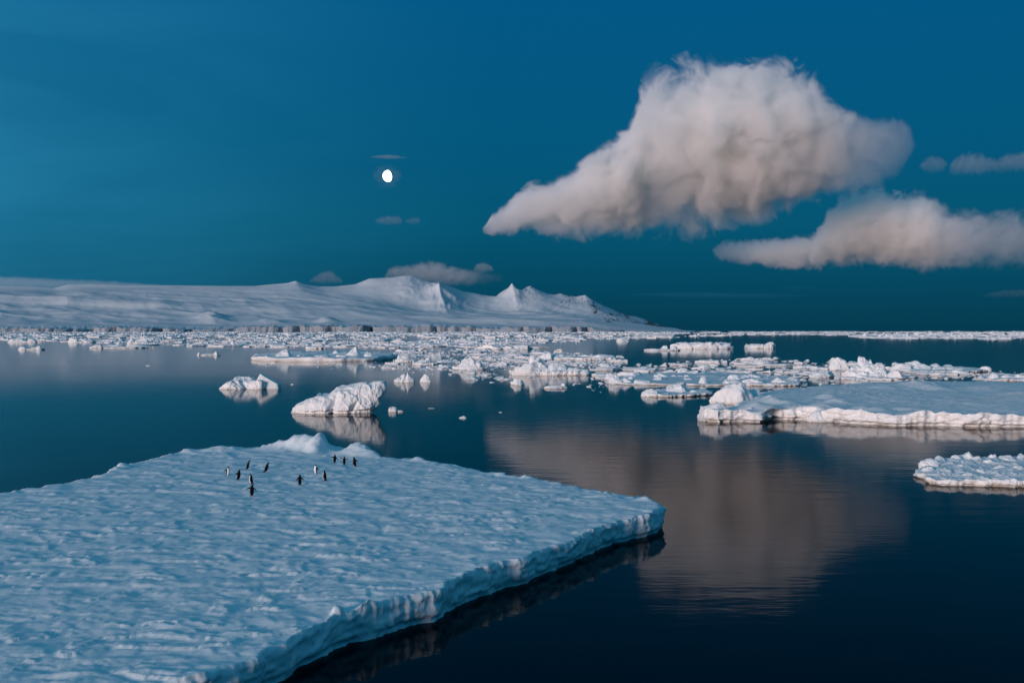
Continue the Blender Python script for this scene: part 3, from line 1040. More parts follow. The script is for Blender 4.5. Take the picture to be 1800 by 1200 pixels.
def hummock(parent, px, py, w, h, seed, ry=None, base=0.0, rz=0.0, sub=5, lean=(0, 0), rough=0.1, peak=0.35, cuts=12, mat=None, name='ice_hummock'):
    c = G(px, py, 0)
    mpp = c[1] / FPX
    V, F = lump(w * mpp / 2, (ry if ry else w * 0.45) * mpp, h * mpp + 0.1, seed, sub=sub, cuts=cuts, rough=rough, lean=lean, peak=peak)
    V = place(V, (c[0], c[1] + (ry if ry else w * 0.45) * mpp * 0.8, base - 0.05), rz)
    return link(name, mesh_from(name, V, F), mat or M_ice, parent)


hummock(rfl, 1290, 711, 86, 36, 301, ry=40, rough=.09, peak=.15, cuts=10)
hummock(rfl, 1322, 708, 56, 22, 305, ry=30, rough=.12, peak=.3)
hummock(rfl, 1268, 741, 80, 31, 303, ry=34, rough=.11, peak=.35, cuts=9)
hummock(rfl, 1320, 740, 66, 22, 304, ry=30, rough=.10, peak=.35)
False and hummock(rfl, 1510, 747, 60, 24, 306, ry=18, rough=.13, peak=.2)
False and hummock(rfl, 1588, 748, 70, 27, 307, ry=18, rough=.13, peak=.2)
hummock(rfl, 1440, 742, 60, 19, 308, ry=18, rough=.13, peak=.2)

# ------------------------------------------------------------------ rubbly floe at the lower right
lf_px = [(1614, 834), (1618, 843), (1650, 848), (1690, 850), (1740, 851), (1800, 852), (1900, 850), (1960, 836), (1940, 818), (1850, 808), (1760, 808), (1700, 808), (1650, 812), (1625, 822)]


def lf_h(x, y):
    return 0.42 * (ridged(x * 0.5, y * 0.4, octv=4, seed=402) - .45) + 0.16 * np.abs(fbm(x * 1.3, y * 1.1, octv=4, seed=403)) + 0.05


me = floe_mesh('ice_floe', [G(x, y, 0.2)[:2] for x, y in lf_px], 0.36, n=1300, rings=90, rough=0.75, rscale=1.6, hfun=lf_h, wall_rows=10, undercut=0.25, seed=41, centre=G(1770, 829, .6))
lf = link('ice_floe', me, M_ice)
tag(lf, 'lumpy white ice floe cut by the right edge, nearest of those on the right', 'ice floe')
rs = np.random.RandomState(5)
for (px, py, w, h) in ((1640, 823, 34, 15), (1655, 817, 22, 14), (1688, 814, 20, 12), (1706, 812, 26, 17), (1722, 816, 22, 12), (1748, 813, 20, 13), (1745, 820, 24, 9), (1776, 815, 34, 12),
                       (1800, 812, 26, 12), (1690, 828, 20, 7), (1728, 836, 18, 6), (1765, 830, 30, 8), (1795, 832, 26, 9), (1668, 838, 40, 9), (1635, 834, 26, 10), (1712, 843, 30, 6)):
    hummock(lf, px, py + 4, w * 1.25, h * .62, int(rs.randint(9999)), ry=w * .6, base=0.42, sub=4, rough=.2, peak=.6, cuts=12, rz=rs.uniform(-.5, .5), name='ice_block')


# ------------------------------------------------------------------ the leaning iceberg (left centre)
def hero_berg():
    c0 = G(585, 727, 0)
    m = c0[1] / FPX
    top = [(505, 723), (509, 718), (516, 712), (524, 708), (531, 703), (540, 700), (549, 698), (554, 692), (559, 696), (572, 695), (580, 689), (586, 684), (596, 681), (606, 680),
           (618, 677), (636, 674), (650, 675), (662, 672), (671, 674), (676, 679)]
    tx = np.array([p[0] for p in top], float)
    tz = (727 - np.array([p[1] for p in top], float)) * m
    nu, nr = 420, 300
    u = np.linspace(0, 1, nu)
    px = 504 + 173 * (0.5 - 0.5 * np.cos(np.pi * u)) ** 1.0
    zt = np.interp(px, tx, tz) + 0.1
    # half depth and where the body begins (the right end hangs over the water)
    hd = 2.9 * np.sqrt(np.clip(np.sin(np.pi * np.clip((px - 503) / 175, 0, 1)), 0, 1)) + 0.05
    zb = np.interp(px, [504, 640, 652, 660, 668, 678], [-.5, -.5, -.2, 0.9, 1.9, 3.4])
    zb = np.minimum(zb, zt - 0.15)
    rows = []
    ph = np.linspace(0, 2 * np.pi, nr, endpoint=False)
    for i in range(nu):
        cc, ss = np.cos(ph), np.sin(ph)
        e = 0.72
        yy = np.sign(cc) * np.abs(cc) ** e * hd[i]
        zz = np.sign(ss) * np.abs(ss) ** e
        zz = zb[i] + (zt[i] - zb[i]) * (zz * 0.5 + 0.5)
        # the top leans back from the viewer
        hh = np.clip(zz / 4.0, 0, 1)
        yy = yy * (1 - 0.30 * hh) + hh * 1.0
        rows.append(np.column_stack([np.full(nr, (px[i] - 585) * m), yy, zz]))
    V = np.concatenate(rows)
    idx = np.arange(nu * nr).reshape(nu, nr)
    nx_ = np.roll(idx, -1, 1)
    F = np.stack([idx[:-1], idx[1:], nx_[1:], nx_[:-1]], -1).reshape(-1, 4)
    X, Y, Z = V[:, 0], V[:, 1], V[:, 2]
    # displacement along an approximate outward direction
    N = np.column_stack([np.clip(X / 6, -1, 1) * 0.4, Y / 2.6, np.clip((Z - 1.2) / 2.4, -1, 1) * 0.8])
    N /= np.linalg.norm(N, axis=1)[:, None] + 1e-6
    w1 = fbm(X * 0.4, Y * 0.4, Z * 0.4, octv=2, seed=505) * 0.8
    d = 0.42 * fbm(X * 0.55, Y * 0.5, Z * 0.6, octv=3, seed=501) + 0.34 * (ridged(X * 0.75 + w1, Y * 0.6, Z * 0.7, octv=3, seed=502) - 0.65)
    cell = vnoise(np.floor(X * 1.2 + w1 * 2) + 0.5, np.floor(Y + w1) + .5, np.floor(Z * 1.4 + w1) + 0.5, seed=509)
    d += 0.10 * fbm(X * 2.2, Y * 2, Z * 2.2, octv=4, seed=503) - 0.10 * ridged(X * 1.7, Y * 1.4, Z * 0.9 + w1, octv=3, seed=504)
    # the cleft that splits the low left part from the high right part, and a sea-worn notch
    cx = (582 - 585) * m + Z * 0.28
    d -= 0.75 * np.exp(-((X - cx) / 0.42) ** 2) * sstep(3.6, 1.2, Z)
    cx2 = (617 - 585) * m + Z * 0.5
    d -= 0.45 * np.exp(-((X - cx2) / 0.3) ** 2) * sstep(2.2, 0.8, Z)
    d -= 0.34 * np.exp(-((Z - 0.12) / 0.22) ** 2)
    V = V + N * d[:, None]
    # close the ends
    V = np.vstack([V, V[:nr].mean(0)[None], V[-nr:].mean(0)[None]])
    a, b2 = len(V) - 2, len(V) - 1
    F = F.tolist()
    for j in range(nr):
        k = (j + 1) % nr
        F.append([idx[0][j], idx[0][k], a, a][:3] + [a])
        F.append([idx[-1][k], idx[-1][j], b2, b2][:3] + [b2])
    quads = [f for f in F if len(set(f)) == 4]
    tris = [[f[0], f[1], f[2]] for f in F if len(set(f)) == 3]
    me = bpy.data.meshes.new('iceberg')
    me.from_pydata(V.tolist(), [], quads + tris)
    for p in me.polygons:
        p.use_smooth = True
    bm = bmesh.new()
    bm.from_mesh(me)
    bmesh.ops.recalc_face_normals(bm, faces=bm.faces[:])
    bm.to_mesh(me)
    bm.free()
    o = link('iceberg', me, M_ice, loc=(c0[0], c0[1] + 2.2, 0))
    tag(o, 'craggy white iceberg leaning right, mirrored in the dark water behind the penguin floe', 'iceberg')


hero_berg()


# ------------------------------------------------------------------ other bergs and floes one can tell apart
MARKS = []

def berg(label, pieces, cat='iceberg', name='iceberg', base_floe=None, mat=None, ftop=0.3, group=None, plinth=0.36):
    """pieces: (px, base y, width px, height px, seed, peak, lean x); base_floe: outline in pixels"""
    root = None
    cx = sum(p[0] for p in pieces) / len(pieces)
    py0 = max(p[1] for p in pieces)
    rs_ = np.random.RandomState(int(cx * 3 + py0 * 7) % 9999)
    pieces = list(pieces)
    if base_floe is None and len(pieces) > 1 and plinth:
        xa = min(p[0] - p[2] * .5 for p in pieces)
        xb = max(p[0] + p[2] * .5 for p in pieces)
        hm = np.mean([p[3] for p in pieces])
        m_ = G(0, py0, 0)[1] / FPX
        dep = (xb - xa) * 0.28 * m_
        c0 = G((xa + xb) / 2, py0, 0)
        out = [(c0[0] + (xb - xa) * m_ * 0.5 * math.cos(t) * (1 + .12 * rs_.normal()), c0[1] + dep * (1 + math.sin(t)) * (1 + .1 * rs_.normal())) for t in np.linspace(0, 2 * np.pi, 18, endpoint=False)]
        ftop = max(0.12, plinth * hm * m_)
    elif base_floe:
        out = [G(x, y, 0)[:2] for x, y in base_floe]
    else:
        out = None
    tag_mesh = None
    if out is not None:
        d = np.mean([p[1] for p in out])
        per = max(p[0] for p in out) - min(p[0] for p in out)
        sc = max(0.6, per / 14.0)
        seed = int(abs(cx) * 7) % 1000
        fme = floe_mesh(name, out, ftop, n=480, rings=26, rough=min(1.0, 0.055 * per), rscale=sc, seed=seed, undercut=0.2,
                        hfun=lambda x, y: ftop * 0.9 * (ridged(x * 0.5 / sc, y * 0.35 / sc, octv=4, seed=seed + 5) - 0.5), wall_rows=8)
        root = link(name, fme, mat or M_ice)
    for i, (px, py, w, h, seed, peak, ln) in enumerate(pieces):
        c = G(px, py, 0)
        m = c[1] / FPX
        V, F = lump(w * m / 2 * 1.08, w * m * 0.42, h * m * 1.02, seed, sub=5 if w > 30 else 4, cuts=9 if peak < .6 else 12, rough=0.12, peak=peak, lean=(ln, 0.1))
        V = place(V, (c[0], c[1] + w * m * 0.36, 0.0), 0.0)
        me_ = mesh_from('ice_hummock' if root else name, V, F)
        if root is None:
            root = link(name, me_, mat or M_ice)
        else:
            link('ice_hummock', me_, mat or M_ice, root)
    tag(root, label, cat, group)
    MARKS.append((label, sum(p[0] for p in pieces) / len(pieces), py0))
    return root


def fin_berg():
    # low boulder ridge with an upright slab on the right
    c = G(435, 684, 0)
    m = c[1] / FPX
    J = Joined()
    for (px, py, w, h, sd, pk, ln) in ((400, 684, 36, 13, 611, .4, 0), (428, 683.5, 50, 21, 612, .4, 0), (447, 684, 34, 16, 613, .3, 0), (413, 684, 30, 17, 614, .4, 0), (442, 682, 30, 19, 615, .4, 0)):
        q = G(px, py, 0)
        V, F = lump(w * m / 2 * 1.1, w * m * 0.5, h * m, sd, sub=5, cuts=8, rough=.13, peak=pk)
        J.add(place(V, (q[0], q[1] + w * m * .4, 0)), F)
    # slab: outline (447,672) (452,656) (462,661) (486,676) (487,684) (452,684)
    P = [(446, 684.5), (447, 671), (449, 664), (453, 655.5), (460, 660), (470, 665.5), (480, 671), (486, 675), (487.5, 684.5)]
    n = len(P)
    P2 = []
    for i in range(n):
        a_, b_ = P[i], P[(i + 1) % n]
        for k in range(10):
            P2.append((a_[0] + (b_[0] - a_[0]) * k / 10, a_[1] + (b_[1] - a_[1]) * k / 10))
    P2 = np.array(P2)
    cen = P2.mean(0)
    rows = []
    for (t, dy, s) in ((0, 0, 0.001), (0, 0, .25), (0, 0, .5), (0, 0, .75), (0, 0.0, .94), (0, .25, 1.0), (0, 1.2, 1.0), (0, 2.3, 1.0), (0, 2.6, .94), (0, 2.7, .5), (0, 2.7, .001)):
        Q = cen + (P2 - cen) * s
        x = (Q[:, 0] - 435) * m
        z = (684 - Q[:, 1]) * m
        y = dy + z * 0.35 + 0.12 * x + 0.10 * fbm(x * 1.1, z * 1.1, np.full_like(x, dy), octv=4, seed=620)
        x = x + 0.08 * fbm(x * 1.5, z * 1.5, np.full_like(x, dy * .7), octv=3, seed=621)
        rows.append(np.column_stack([x, y, z - 0.15]))
    k = len(P2)
    V = np.concatenate(rows)
    idx = np.arange(len(rows) * k).reshape(len(rows), k)
    nx_ = np.roll(idx, -1, 1)
    F4 = np.stack([idx[:-1], nx_[:-1], nx_[1:], idx[1:]], -1).reshape(-1, 4)
    F3 = np.concatenate([F4[:, [0, 1, 2]], F4[:, [0, 2, 3]]])
    V[:, 0] += c[0]
    V[:, 1] += c[1] + 0.6
    J.add(V, F3)
    o = link('iceberg', J.mesh('iceberg'), M_ice)
    tag(o, 'small white iceberg with an upright slab like a fin at its right end', 'iceberg')


fin_berg()
berg('small pointed white iceberg, left one of the pair above the leaning iceberg', [(709, 672, 36, 14, 631, .5, 0), (718, 672, 20, 18, 632, .8, 0), (699, 672, 18, 9, 633, .3, 0)])
berg('small cone-shaped ice lump, right one of the pair above the leaning iceberg', [(748, 672, 22, 14, 634, .8, 0)], 'ice lump', 'ice_lump')
berg('long white floe with two snow domes, left end of the middle ice band', [(494, 634, 44, 19, 641, .35, 0), (466, 633, 26, 9, 642, .3, 0), (621, 633, 38, 23, 643, .35, 0), (560, 634, 50, 9, 644, .2, 0), (528, 634, 40, 10, 645, .3, 0),
      (600, 634, 36, 10, 646, .3, 0), (650, 633, 30, 14, 648, .4, 0), (590, 628, 30, 12, 649, .5, 0)], 'ice floe', 'ice_floe',
     base_floe=[(443, 633), (480, 635.5), (540, 635.5), (600, 635.5), (660, 634.5), (690, 632), (690, 627), (640, 623), (560, 622), (500, 624), (450, 628)], ftop=1.35)
berg('blocky ice lump right of the long two-domed floe', [(706, 637, 30, 14, 651, .2, 0), (716, 635, 22, 12, 652, .3, 0)], 'ice lump', 'ice_lump')
berg('rounded ice lump at the right end of the middle brash ice', [(741, 642, 32, 10, 653, .3, 0), (752, 641, 20, 12, 654, .4, 0)], 'ice lump', 'ice_lump')
berg('bluish pointed ice lump standing behind the middle brash ice', [(768, 635, 26, 15, 655, .6, 0)], 'ice lump', 'ice_lump')
berg('blunt dome of white ice in the middle of the brash band', [(820, 650, 46, 22, 661, .3, 0), (840, 650, 26, 14, 662, .3, 0)])
berg('broad humped white iceberg in the centre with a pointed crest', [(945, 660, 70, 28, 671, .4, 0), (938, 659, 34, 34, 672, .7, 0), (975, 660, 56, 22, 673, .3, 0), (1010, 660, 56, 13, 674, .2, 0), (915, 660, 30, 16, 675, .2, 0), (1030, 659, 26, 10, 676, .2, 0)])
berg('low white ice lump in front of the broad humped iceberg, left side', [(912, 677, 32, 11, 677, .4, 0)], 'ice lump', 'ice_lump')
berg('thin flat ice piece in front of the broad humped iceberg, right side', [(975, 683, 38, 5, 678, .1, 0), (990, 681, 16, 7, 679, .4, 0)], 'ice lump', 'ice_lump')
berg('low ice cake below the blunt white dome', [(828, 668, 34, 6, 680, .2, 0)], 'ice lump', 'ice_lump')
berg('flat floe with a pale square block standing on it', [(1192, 693, 44, 20, 682, .05, 0), (1145, 697, 32, 13, 683, .4, 0), (1175, 691, 16, 9, 684, .3, 0), (1135, 696, 16, 9, 685, .3, 0), (1225, 694, 40, 8, 686, .2, 0)], 'ice floe', 'ice_floe',
     base_floe=[(1127, 696), (1150, 698), (1180, 698), (1220, 697), (1250, 695), (1252, 690), (1215, 686), (1165, 687), (1130, 691)], ftop=0.45)
berg('long floe with a rough white lip, left front of the right rubble field', [(1082, 675, 28, 16, 691, .2, 0), (1100, 675, 34, 11, 692, .3, 0), (1130, 676, 44, 8, 693, .3, 0), (1238, 676, 24, 14, 694, .9, 0), (1290, 676, 34, 9, 695, .4, 0),
      (1160, 670, 26, 9, 696, .5, 0), (1072, 668, 20, 12, 697, .4, 0)], 'ice floe', 'ice_floe',
     base_floe=[(1068, 674), (1100, 676.5), (1160, 677), (1220, 678), (1290, 678), (1360, 677), (1400, 672), (1390, 664), (1330, 659), (1240, 657), (1140, 658), (1085, 663)], ftop=0.35)
berg('low rubble-rimmed floe right of the long rough-lipped floe', [(1330, 678, 50, 12, 701, .2, 0), (1372, 677, 50, 13, 702, .2, 0), (1395, 675, 30, 12, 703, .2, 0), (1296, 671, 34, 12, 704, .4, 0)], 'ice floe', 'ice_floe',
     base_floe=[(1320, 678), (1360, 679), (1400, 678), (1410, 674), (1400, 668), (1360, 665), (1310, 667)], ftop=0.5)
berg('tall pointed white iceberg, highest in the right rubble field', [(1523, 664, 44, 36, 711, .8, 0), (1545, 665, 66, 26, 712, .3, 0), (1508, 664, 36, 22, 713, .4, 0)])
berg('rounded grey-white iceberg just left of the tall pointed one', [(1476, 651, 40, 22, 714, .4, 0)])
berg('square white block of ice at the right foot of the tall pointed iceberg', [(1582, 666, 34, 14, 715, .0, 0)], 'ice block', 'ice_block')
berg('long slab of white ice left of the tall pointed iceberg', [(1448, 664, 58, 13, 716, .1, 0)], 'ice block', 'ice_block')
berg('low white ice ridge behind the right floe, trailing to a knob', [(1620, 653, 56, 18, 721, .5, 0), (1650, 653, 50, 13, 722, .3, 0), (1690, 653, 60, 8, 723, .2, 0), (1734, 653, 24, 9, 724, .3, 0), (1590, 653, 40, 14, 725, .3, 0), (1670, 651, 30, 10, 726, .4, 0)],
     'ice floe', 'ice_floe', base_floe=[(1580, 653), (1640, 655), (1700, 655), (1742, 653), (1740, 650), (1690, 648), (1620, 646), (1580, 648)], ftop=0.5)
berg('low floe of jumbled blocks at the right edge behind the wide floe', [(1750, 668, 24, 14, 731, .4, 0), (1775, 668, 30, 11, 732, .3, 0), (1800, 668, 30, 10, 733, .3, 0), (1728, 668, 18, 7, 734, .3, 0)],
     'ice floe', 'ice_floe', base_floe=[(1720, 668), (1760, 670), (1820, 670), (1860, 667), (1840, 662), (1760, 661), (1724, 664)], ftop=0.5)
berg('blocky white floe on open dark water right of the mountains, with an algae-stained base', [(1205, 613.5, 30, 11, 741, .1, 0), (1232, 613.5, 34, 12, 742, .15, 0), (1250, 613.5, 26, 10, 743, .1, 0), (1275, 613.5, 34, 6, 744, .05, 0)], plinth=.95)
berg('low ice piece trailing left of the blocky algae-stained floe', [(1150, 616.5, 26, 4, 745, .1, 0), (1170, 616, 18, 9, 746, .4, 0), (1187, 616, 18, 8, 747, .4, 0)], 'ice floe', 'ice_floe')
berg('small white berg with an arm pointing right, alone on dark water', [(1328, 612.5, 36, 8, 751, .2, 0), (1348, 612.5, 22, 11, 752, .3, .6), (1357, 606, 14, 5, 753, .1, .2)], plinth=.8)
berg('small white dome of ice alone near the far pack below the ridge tip', [(1096, 600.5, 24, 7, 755, .5, 0)], 'ice lump', 'ice_lump')
berg('long low floe farthest left on the open water', [(50, 615, 38, 4.5, 761, .1, 0), (66, 615, 12, 7, 762, .3, 0), (38, 615, 14, 6, 763, .2, 0)], 'ice floe', 'ice_floe')
berg('flat stepped floe left of the moonlit water', [(165, 612, 24, 7, 764, .2, 0), (195, 611, 46, 5, 765, .1, 0), (235, 610, 54, 5, 766, .1, 0), (207, 608, 16, 7, 767, .4, 0)], 'ice floe', 'ice_floe')
berg('bright white floe on the front edge of the pack at left', [(242, 604, 36, 8, 768, .2, 0), (230, 604, 16, 9, 769, .3, 0)], 'ice floe', 'ice_floe')
berg('thin little floe with a raised right end, alone at left centre', [(362, 624.5, 36, 3.5, 771, .1, 0), (379, 624.5, 10, 7, 772, .4, 0), (349, 624.5, 8, 5, 773, .4, 0)], 'ice floe', 'ice_floe')
berg('white floe among the leftmost pack ice', [(30, 602, 34, 7, 774, .2, 0), (52, 602, 26, 6, 775, .2, 0)], 'ice floe', 'ice_floe')
berg('small white floe in the pack above the flat stepped floe', [(128, 602, 22, 9, 776, .3, 0), (150, 602, 24, 5, 777, .2, 0)], 'ice floe', 'ice_floe')
berg('small flat-topped chunk with warm light, right of the leaning iceberg', [(691, 724, 18, 9, 781, .05, 0)], 'ice chunk', 'ice_chunk')
berg('tiny grey splinter beside the warm-lit chunk', [(704, 724, 10, 3, 782, .1, 0)], 'ice chunk', 'ice_chunk')
berg('tiny lone ice fragment on dark water below the centre', [(814, 735, 14, 4, 783, .4, 0)], 'ice chunk', 'ice_chunk')
berg('small lone chunk at the right foot of the fin-shaped slab berg', [(514, 676, 7, 1.6, 784, .2, 0)], 'ice chunk', 'ice_chunk')
berg('thin floating sliver of ice on open water at left', [(260, 643, 10, 1.5, 785, .1, 0)], 'ice chunk', 'ice_chunk')
berg('narrow sliver of ice between the lone fragment and the warm-lit chunk', [(758, 718, 18, 1.6, 786, .1, 0)], 'ice chunk', 'ice_chunk')
berg('small sliver of ice below the broad humped iceberg', [(880, 725, 8, 1.5, 787, .1, 0)], 'ice chunk', 'ice_chunk')
berg('floe with a small round cap in the open lane above the two-domed floe', [(556, 612, 28, 9, 788, .4, 0), (548, 613, 24, 5, 789, .1, 0)], 'ice floe', 'ice_floe')
berg('flat floe with a broad white back behind the middle brash', [(870, 614, 70, 8, 790, .1, 0), (866, 613, 26, 12, 791, .5, 0), (915, 614, 40, 8, 792, .2, 0), (900, 614, 30, 6, 793, .1, 0)], 'ice floe', 'ice_floe')
berg('long white slab with a shaded right end behind the humped iceberg', [(985, 633, 76, 11, 794, .05, 0), (1060, 632, 70, 9, 795, .05, 0), (960, 633, 24, 13, 796, .2, 0)], 'ice floe', 'ice_floe')

# ------------------------------------------------------------------ countless smaller pieces
rng = np.random.RandomState(77)
chunk_meshes = []
for i in range(14):
    pk_ = rng.uniform(.0, .7)
    V, F = lump(0.5, 0.42, 0.5, 900 + i, sub=3, cuts=10, rough=0.16, peak=pk_, lean=(rng.uniform(-.5, .5), 0))
    V[:, 2] = np.maximum(V[:, 2] + V[:, 0] * rng.uniform(-.35, .35) * (V[:, 2] > 0.02), -0.1)
    chunk_meshes.append(mesh_from('ice_chunk', V, F, smooth=False))
floe_protos = []
for i in range(10):
    nk = rng.randint(6, 10)
    a = np.linspace(0, 2 * np.pi, nk, endpoint=False) + rng.uniform(-.3, .3, nk)
    rr = rng.uniform(0.34, 0.56, nk)
    out = [(math.cos(t) * r_, math.sin(t) * r_) for t, r_ in zip(a, rr)]
    sd = 950 + i
    hk = rng.uniform(.4, 1.3)
    me = floe_mesh('tmp', out, 0.085, n=84, rings=13, rough=0.05, rscale=0.16, seed=sd, undercut=0.012, depth=0.06, wall_rows=4,
                   hfun=lambda x, y: 0.13 * hk * (ridged(x * 5 + sd, y * 4, octv=3, seed=sd) - 0.45) * sstep(-.2, .3, fbm(x * 2.5, y * 2.5, octv=2, seed=sd + 5))
                   + 0.06 * hk * np.maximum(vnoise(np.floor(x * 7 + y * 2) + .5, np.floor(y * 6 - x * 2) + .5, seed=sd + 9), 0))
    bm = bmesh.new()
    bm.from_mesh(me)
    bmesh.ops.triangulate(bm, faces=bm.faces[:])
    V = np.array([v.co[:] for v in bm.verts])
    F = np.array([[v.index for v in f.verts] for f in bm.faces])
    bm.free()
    bpy.data.meshes.remove(me)
    J = Joined()
    J.add(V, F)
    floe_protos.append(J.mesh('small_floe', smooth=False))

for me in chunk_meshes + floe_protos:
    me.materials.append(M_pack)


def inside(poly, x, y):
    c = False
    n = len(poly)
    for i in range(n):
        x1, y1 = poly[i]
        x2, y2 = poly[(i + 1) % n]
        if (y1 > y) != (y2 > y) and x < (x2 - x1) * (y - y1) / (y2 - y1) + x1:
            c = not c
    return c


placed = []
REG = [
    # polygon, count, kind, (width px lo, hi), height factor, z base, label, group
    ([(690, 640), (820, 655), (900, 668), (890, 660), (840, 652), (700, 636)], 26, 'c', (8, 24), .45, 0, None, None),
    ([(632, 648), (790, 652), (795, 645), (640, 641)], 30, 'c', (7, 20), .5, 0, 'white ice chunk in the brash trailing right below the two-domed floe', 'ice chunks in the brash trailing below the two-domed floe'),
    ([(690, 640), (800, 640), (1090, 640), (1100, 628), (960, 616), (800, 612), (700, 618), (680, 630)], 90, 'f', (18, 48), 1, 0, 'flat rubbly floe packed into the middle band of drifting ice', 'small floes packed in the middle ice band'),
    ([(690, 640), (800, 642), (1090, 645), (1100, 628), (960, 616), (800, 612), (700, 618), (680, 630)], 120, 'c', (6, 22), .55, 0.1, 'white ice chunk jumbled in the middle band of drifting ice', 'ice chunks in the middle ice band'),
    ([(870, 655), (900, 645), (900, 640), (860, 642)], 8, 'c', (8, 20), .5, 0, None, None),
    ([(855, 674), (905, 676), (905, 668), (870, 664)], 8, 'c', (6, 16), .5, 0, 'small ice chunk floating just left of the broad humped iceberg', 'ice chunks left of the humped iceberg'),
    ([(1035, 656), (1075, 668), (1080, 650), (1050, 645)], 14, 'f', (14, 30), 1, 0, None, None),
    ([(1068, 668), (1400, 672), (1430, 655), (1430, 640), (1380, 632), (1250, 634), (1120, 645), (1050, 650)], 100, 'f', (20, 54), 1, 0, 'flat rubbly floe wedged in the rubble field on the right', 'small floes of the right rubble field'),
    ([(1068, 668), (1400, 672), (1430, 655), (1430, 640), (1380, 630), (1250, 632), (1120, 645), (1050, 650)], 130, 'c', (8, 26), .55, 0.25, 'white ice chunk jumbled in the rubble field on the right', 'ice chunks of the right rubble field'),
    ([(1400, 672), (1600, 668), (1740, 655), (1620, 642), (1440, 636), (1400, 650)], 50, 'f', (20, 54), 1, 0, None, None),
    ([(1400, 672), (1600, 668), (1740, 655), (1620, 640), (1440, 634), (1400, 650)], 60, 'c', (8, 26), .55, 0.2, None, None),
    ([(1700, 662), (1800, 664), (1840, 662), (1800, 656), (1720, 657)], 12, 'c', (10, 24), .5, 0, None, None),
    ([(230, 607), (450, 610), (640, 612), (830, 616), (1000, 610), (830, 602), (640, 600), (450, 598), (300, 598)], 170, 'f', (14, 44), 1, 0, 'flat floe along the near edge of the far pack ice', 'floes along the near edge of the far pack'),
]
dflt = {'c': ('white ice chunk drifting loose among the middle floes', 'loose ice chunks among the middle floes'),
        'f': ('small flat floe drifting loose among the middle floes', 'loose small floes among the middle ice')}
for poly, cnt, kd, wr, hf, zb, lab, grp in REG:
    xs = [p[0] for p in poly]
    ys = [p[1] for p in poly]
    k = 0
    while k < cnt:
        x, y = rng.uniform(min(xs), max(xs)), rng.uniform(min(ys), max(ys))
        if not inside(poly, x, y):
            continue
        if vnoise(np.array([x / 42.0]), np.array([y / 3.2]), seed=891)[0] + 0.4 * vnoise(np.array([x / 14.0]), np.array([y / 1.6]), seed=893)[0] < -0.30 + 0.3 * rng.rand():
            k += 0.4
            continue
        k += 1
        c = G(x, y, 0)
        m = c[1] / FPX
        w = wr[0] + (wr[1] - wr[0]) * rng.rand() ** 2.2
        placed.append((kd, c[0], c[1], zb, w * m, hf, rng.uniform(0, 6.28), rng.randint(99), lab or dflt[kd][0], grp or dflt[kd][1]))
placed.sort(key=lambda p: p[2] - p[4] * 12)
SHORT = [('the two-domed floe', 545, 633), ('the blocky lump', 710, 636), ('the rounded lump', 746, 641), ('the blunt white dome', 825, 650),
         ('the humped iceberg', 960, 660), ('the long slab', 1015, 632), ('the flat broad-backed floe', 880, 614),
         ('the square-block floe', 1185, 694), ('the wide right floe', 1420, 676), ('the lone small dome', 1096, 600), ('the blocky algae-stained floe', 1230, 613), ('the bluish pointed lump', 768, 635), ('the square white block', 1582, 666), ('the low slab block', 1448, 664), ('the rough-lipped floe', 1130, 676), ('the low rubble-rimmed floe', 1365, 678), ('the small ice cone', 1238, 672),
         ('the grey-white iceberg', 1476, 651), ('the tall pointed iceberg', 1530, 664), ('the low ridge', 1650, 653), ('the jumbled edge floe', 1775, 668),
         ('the round-capped floe', 556, 613), ('the stepped floe', 200, 611), ('the bright pack-edge floe', 240, 604), ('the thin lone floe', 362, 624)]
ORD = ['nearest', 'second nearest', 'third nearest', 'fourth nearest', 'fifth nearest', 'sixth nearest', 'seventh nearest', 'eighth nearest', 'ninth nearest', 'tenth nearest',
       'eleventh nearest', 'twelfth nearest', 'thirteenth nearest', 'fourteenth nearest', 'fifteenth nearest', 'sixteenth nearest', 'seventeenth nearest', 'eighteenth nearest']
cnts = {'c': 0, 'f': 0}
rest = {'c': [], 'f': []}
cells = {}
for (kd, x, y, zb, w, hf, rz, pi, lab, grp) in placed:
    if cnts[kd] >= 290:
        rest[kd].append((x, y, zb, w, hf, rz, pi))
        continue
    cnts[kd] += 1
    me = chunk_meshes[pi % 14] if kd == 'c' else floe_protos[pi % 10]
    o = link('ice_chunk' if kd == 'c' else 'small_floe', me)
    o.location = (x, y, zb)
    o.rotation_euler = (0, 0, rz)
    h = min(w * hf * (0.35 + 1.1 * (((pi * 37) % 10) / 10) ** 2), 1.7) if kd == 'c' else min(w * (0.45 + 0.75 * ((pi * 13) % 10) / 10), 8.0)
    o.scale = (w * (1.0 + 0.9 * ((pi * 7) % 10) / 10), w, h)
    o.rotation_euler = (0, 0, (rz - 3.14) * (0.22 if kd == 'f' else 0.4))
    tag(o, lab, 'ice chunk' if kd == 'c' else 'ice floe', grp)
    ppx, ppy = 900 + x / y * FPX, HORIZON + CAM_H / y * FPX
    nm, mx, my = min(SHORT, key=lambda q: (q[1] - ppx) ** 2 + ((q[2] - ppy) * 3) ** 2)
    dx, dy = ppx - mx, (ppy - my) * 3
    lr, fb = ('right of' if dx > 0 else 'left of'), ('in front of' if dy > 0 else 'behind')
    where = lr if abs(dx) > 2.4 * abs(dy) else fb if abs(dy) > 2.4 * abs(dx) else fb.replace('in front of', 'in front') + ' and ' + lr
    cells.setdefault((kd, nm, where), []).append((math.hypot(dx, dy), w, o))
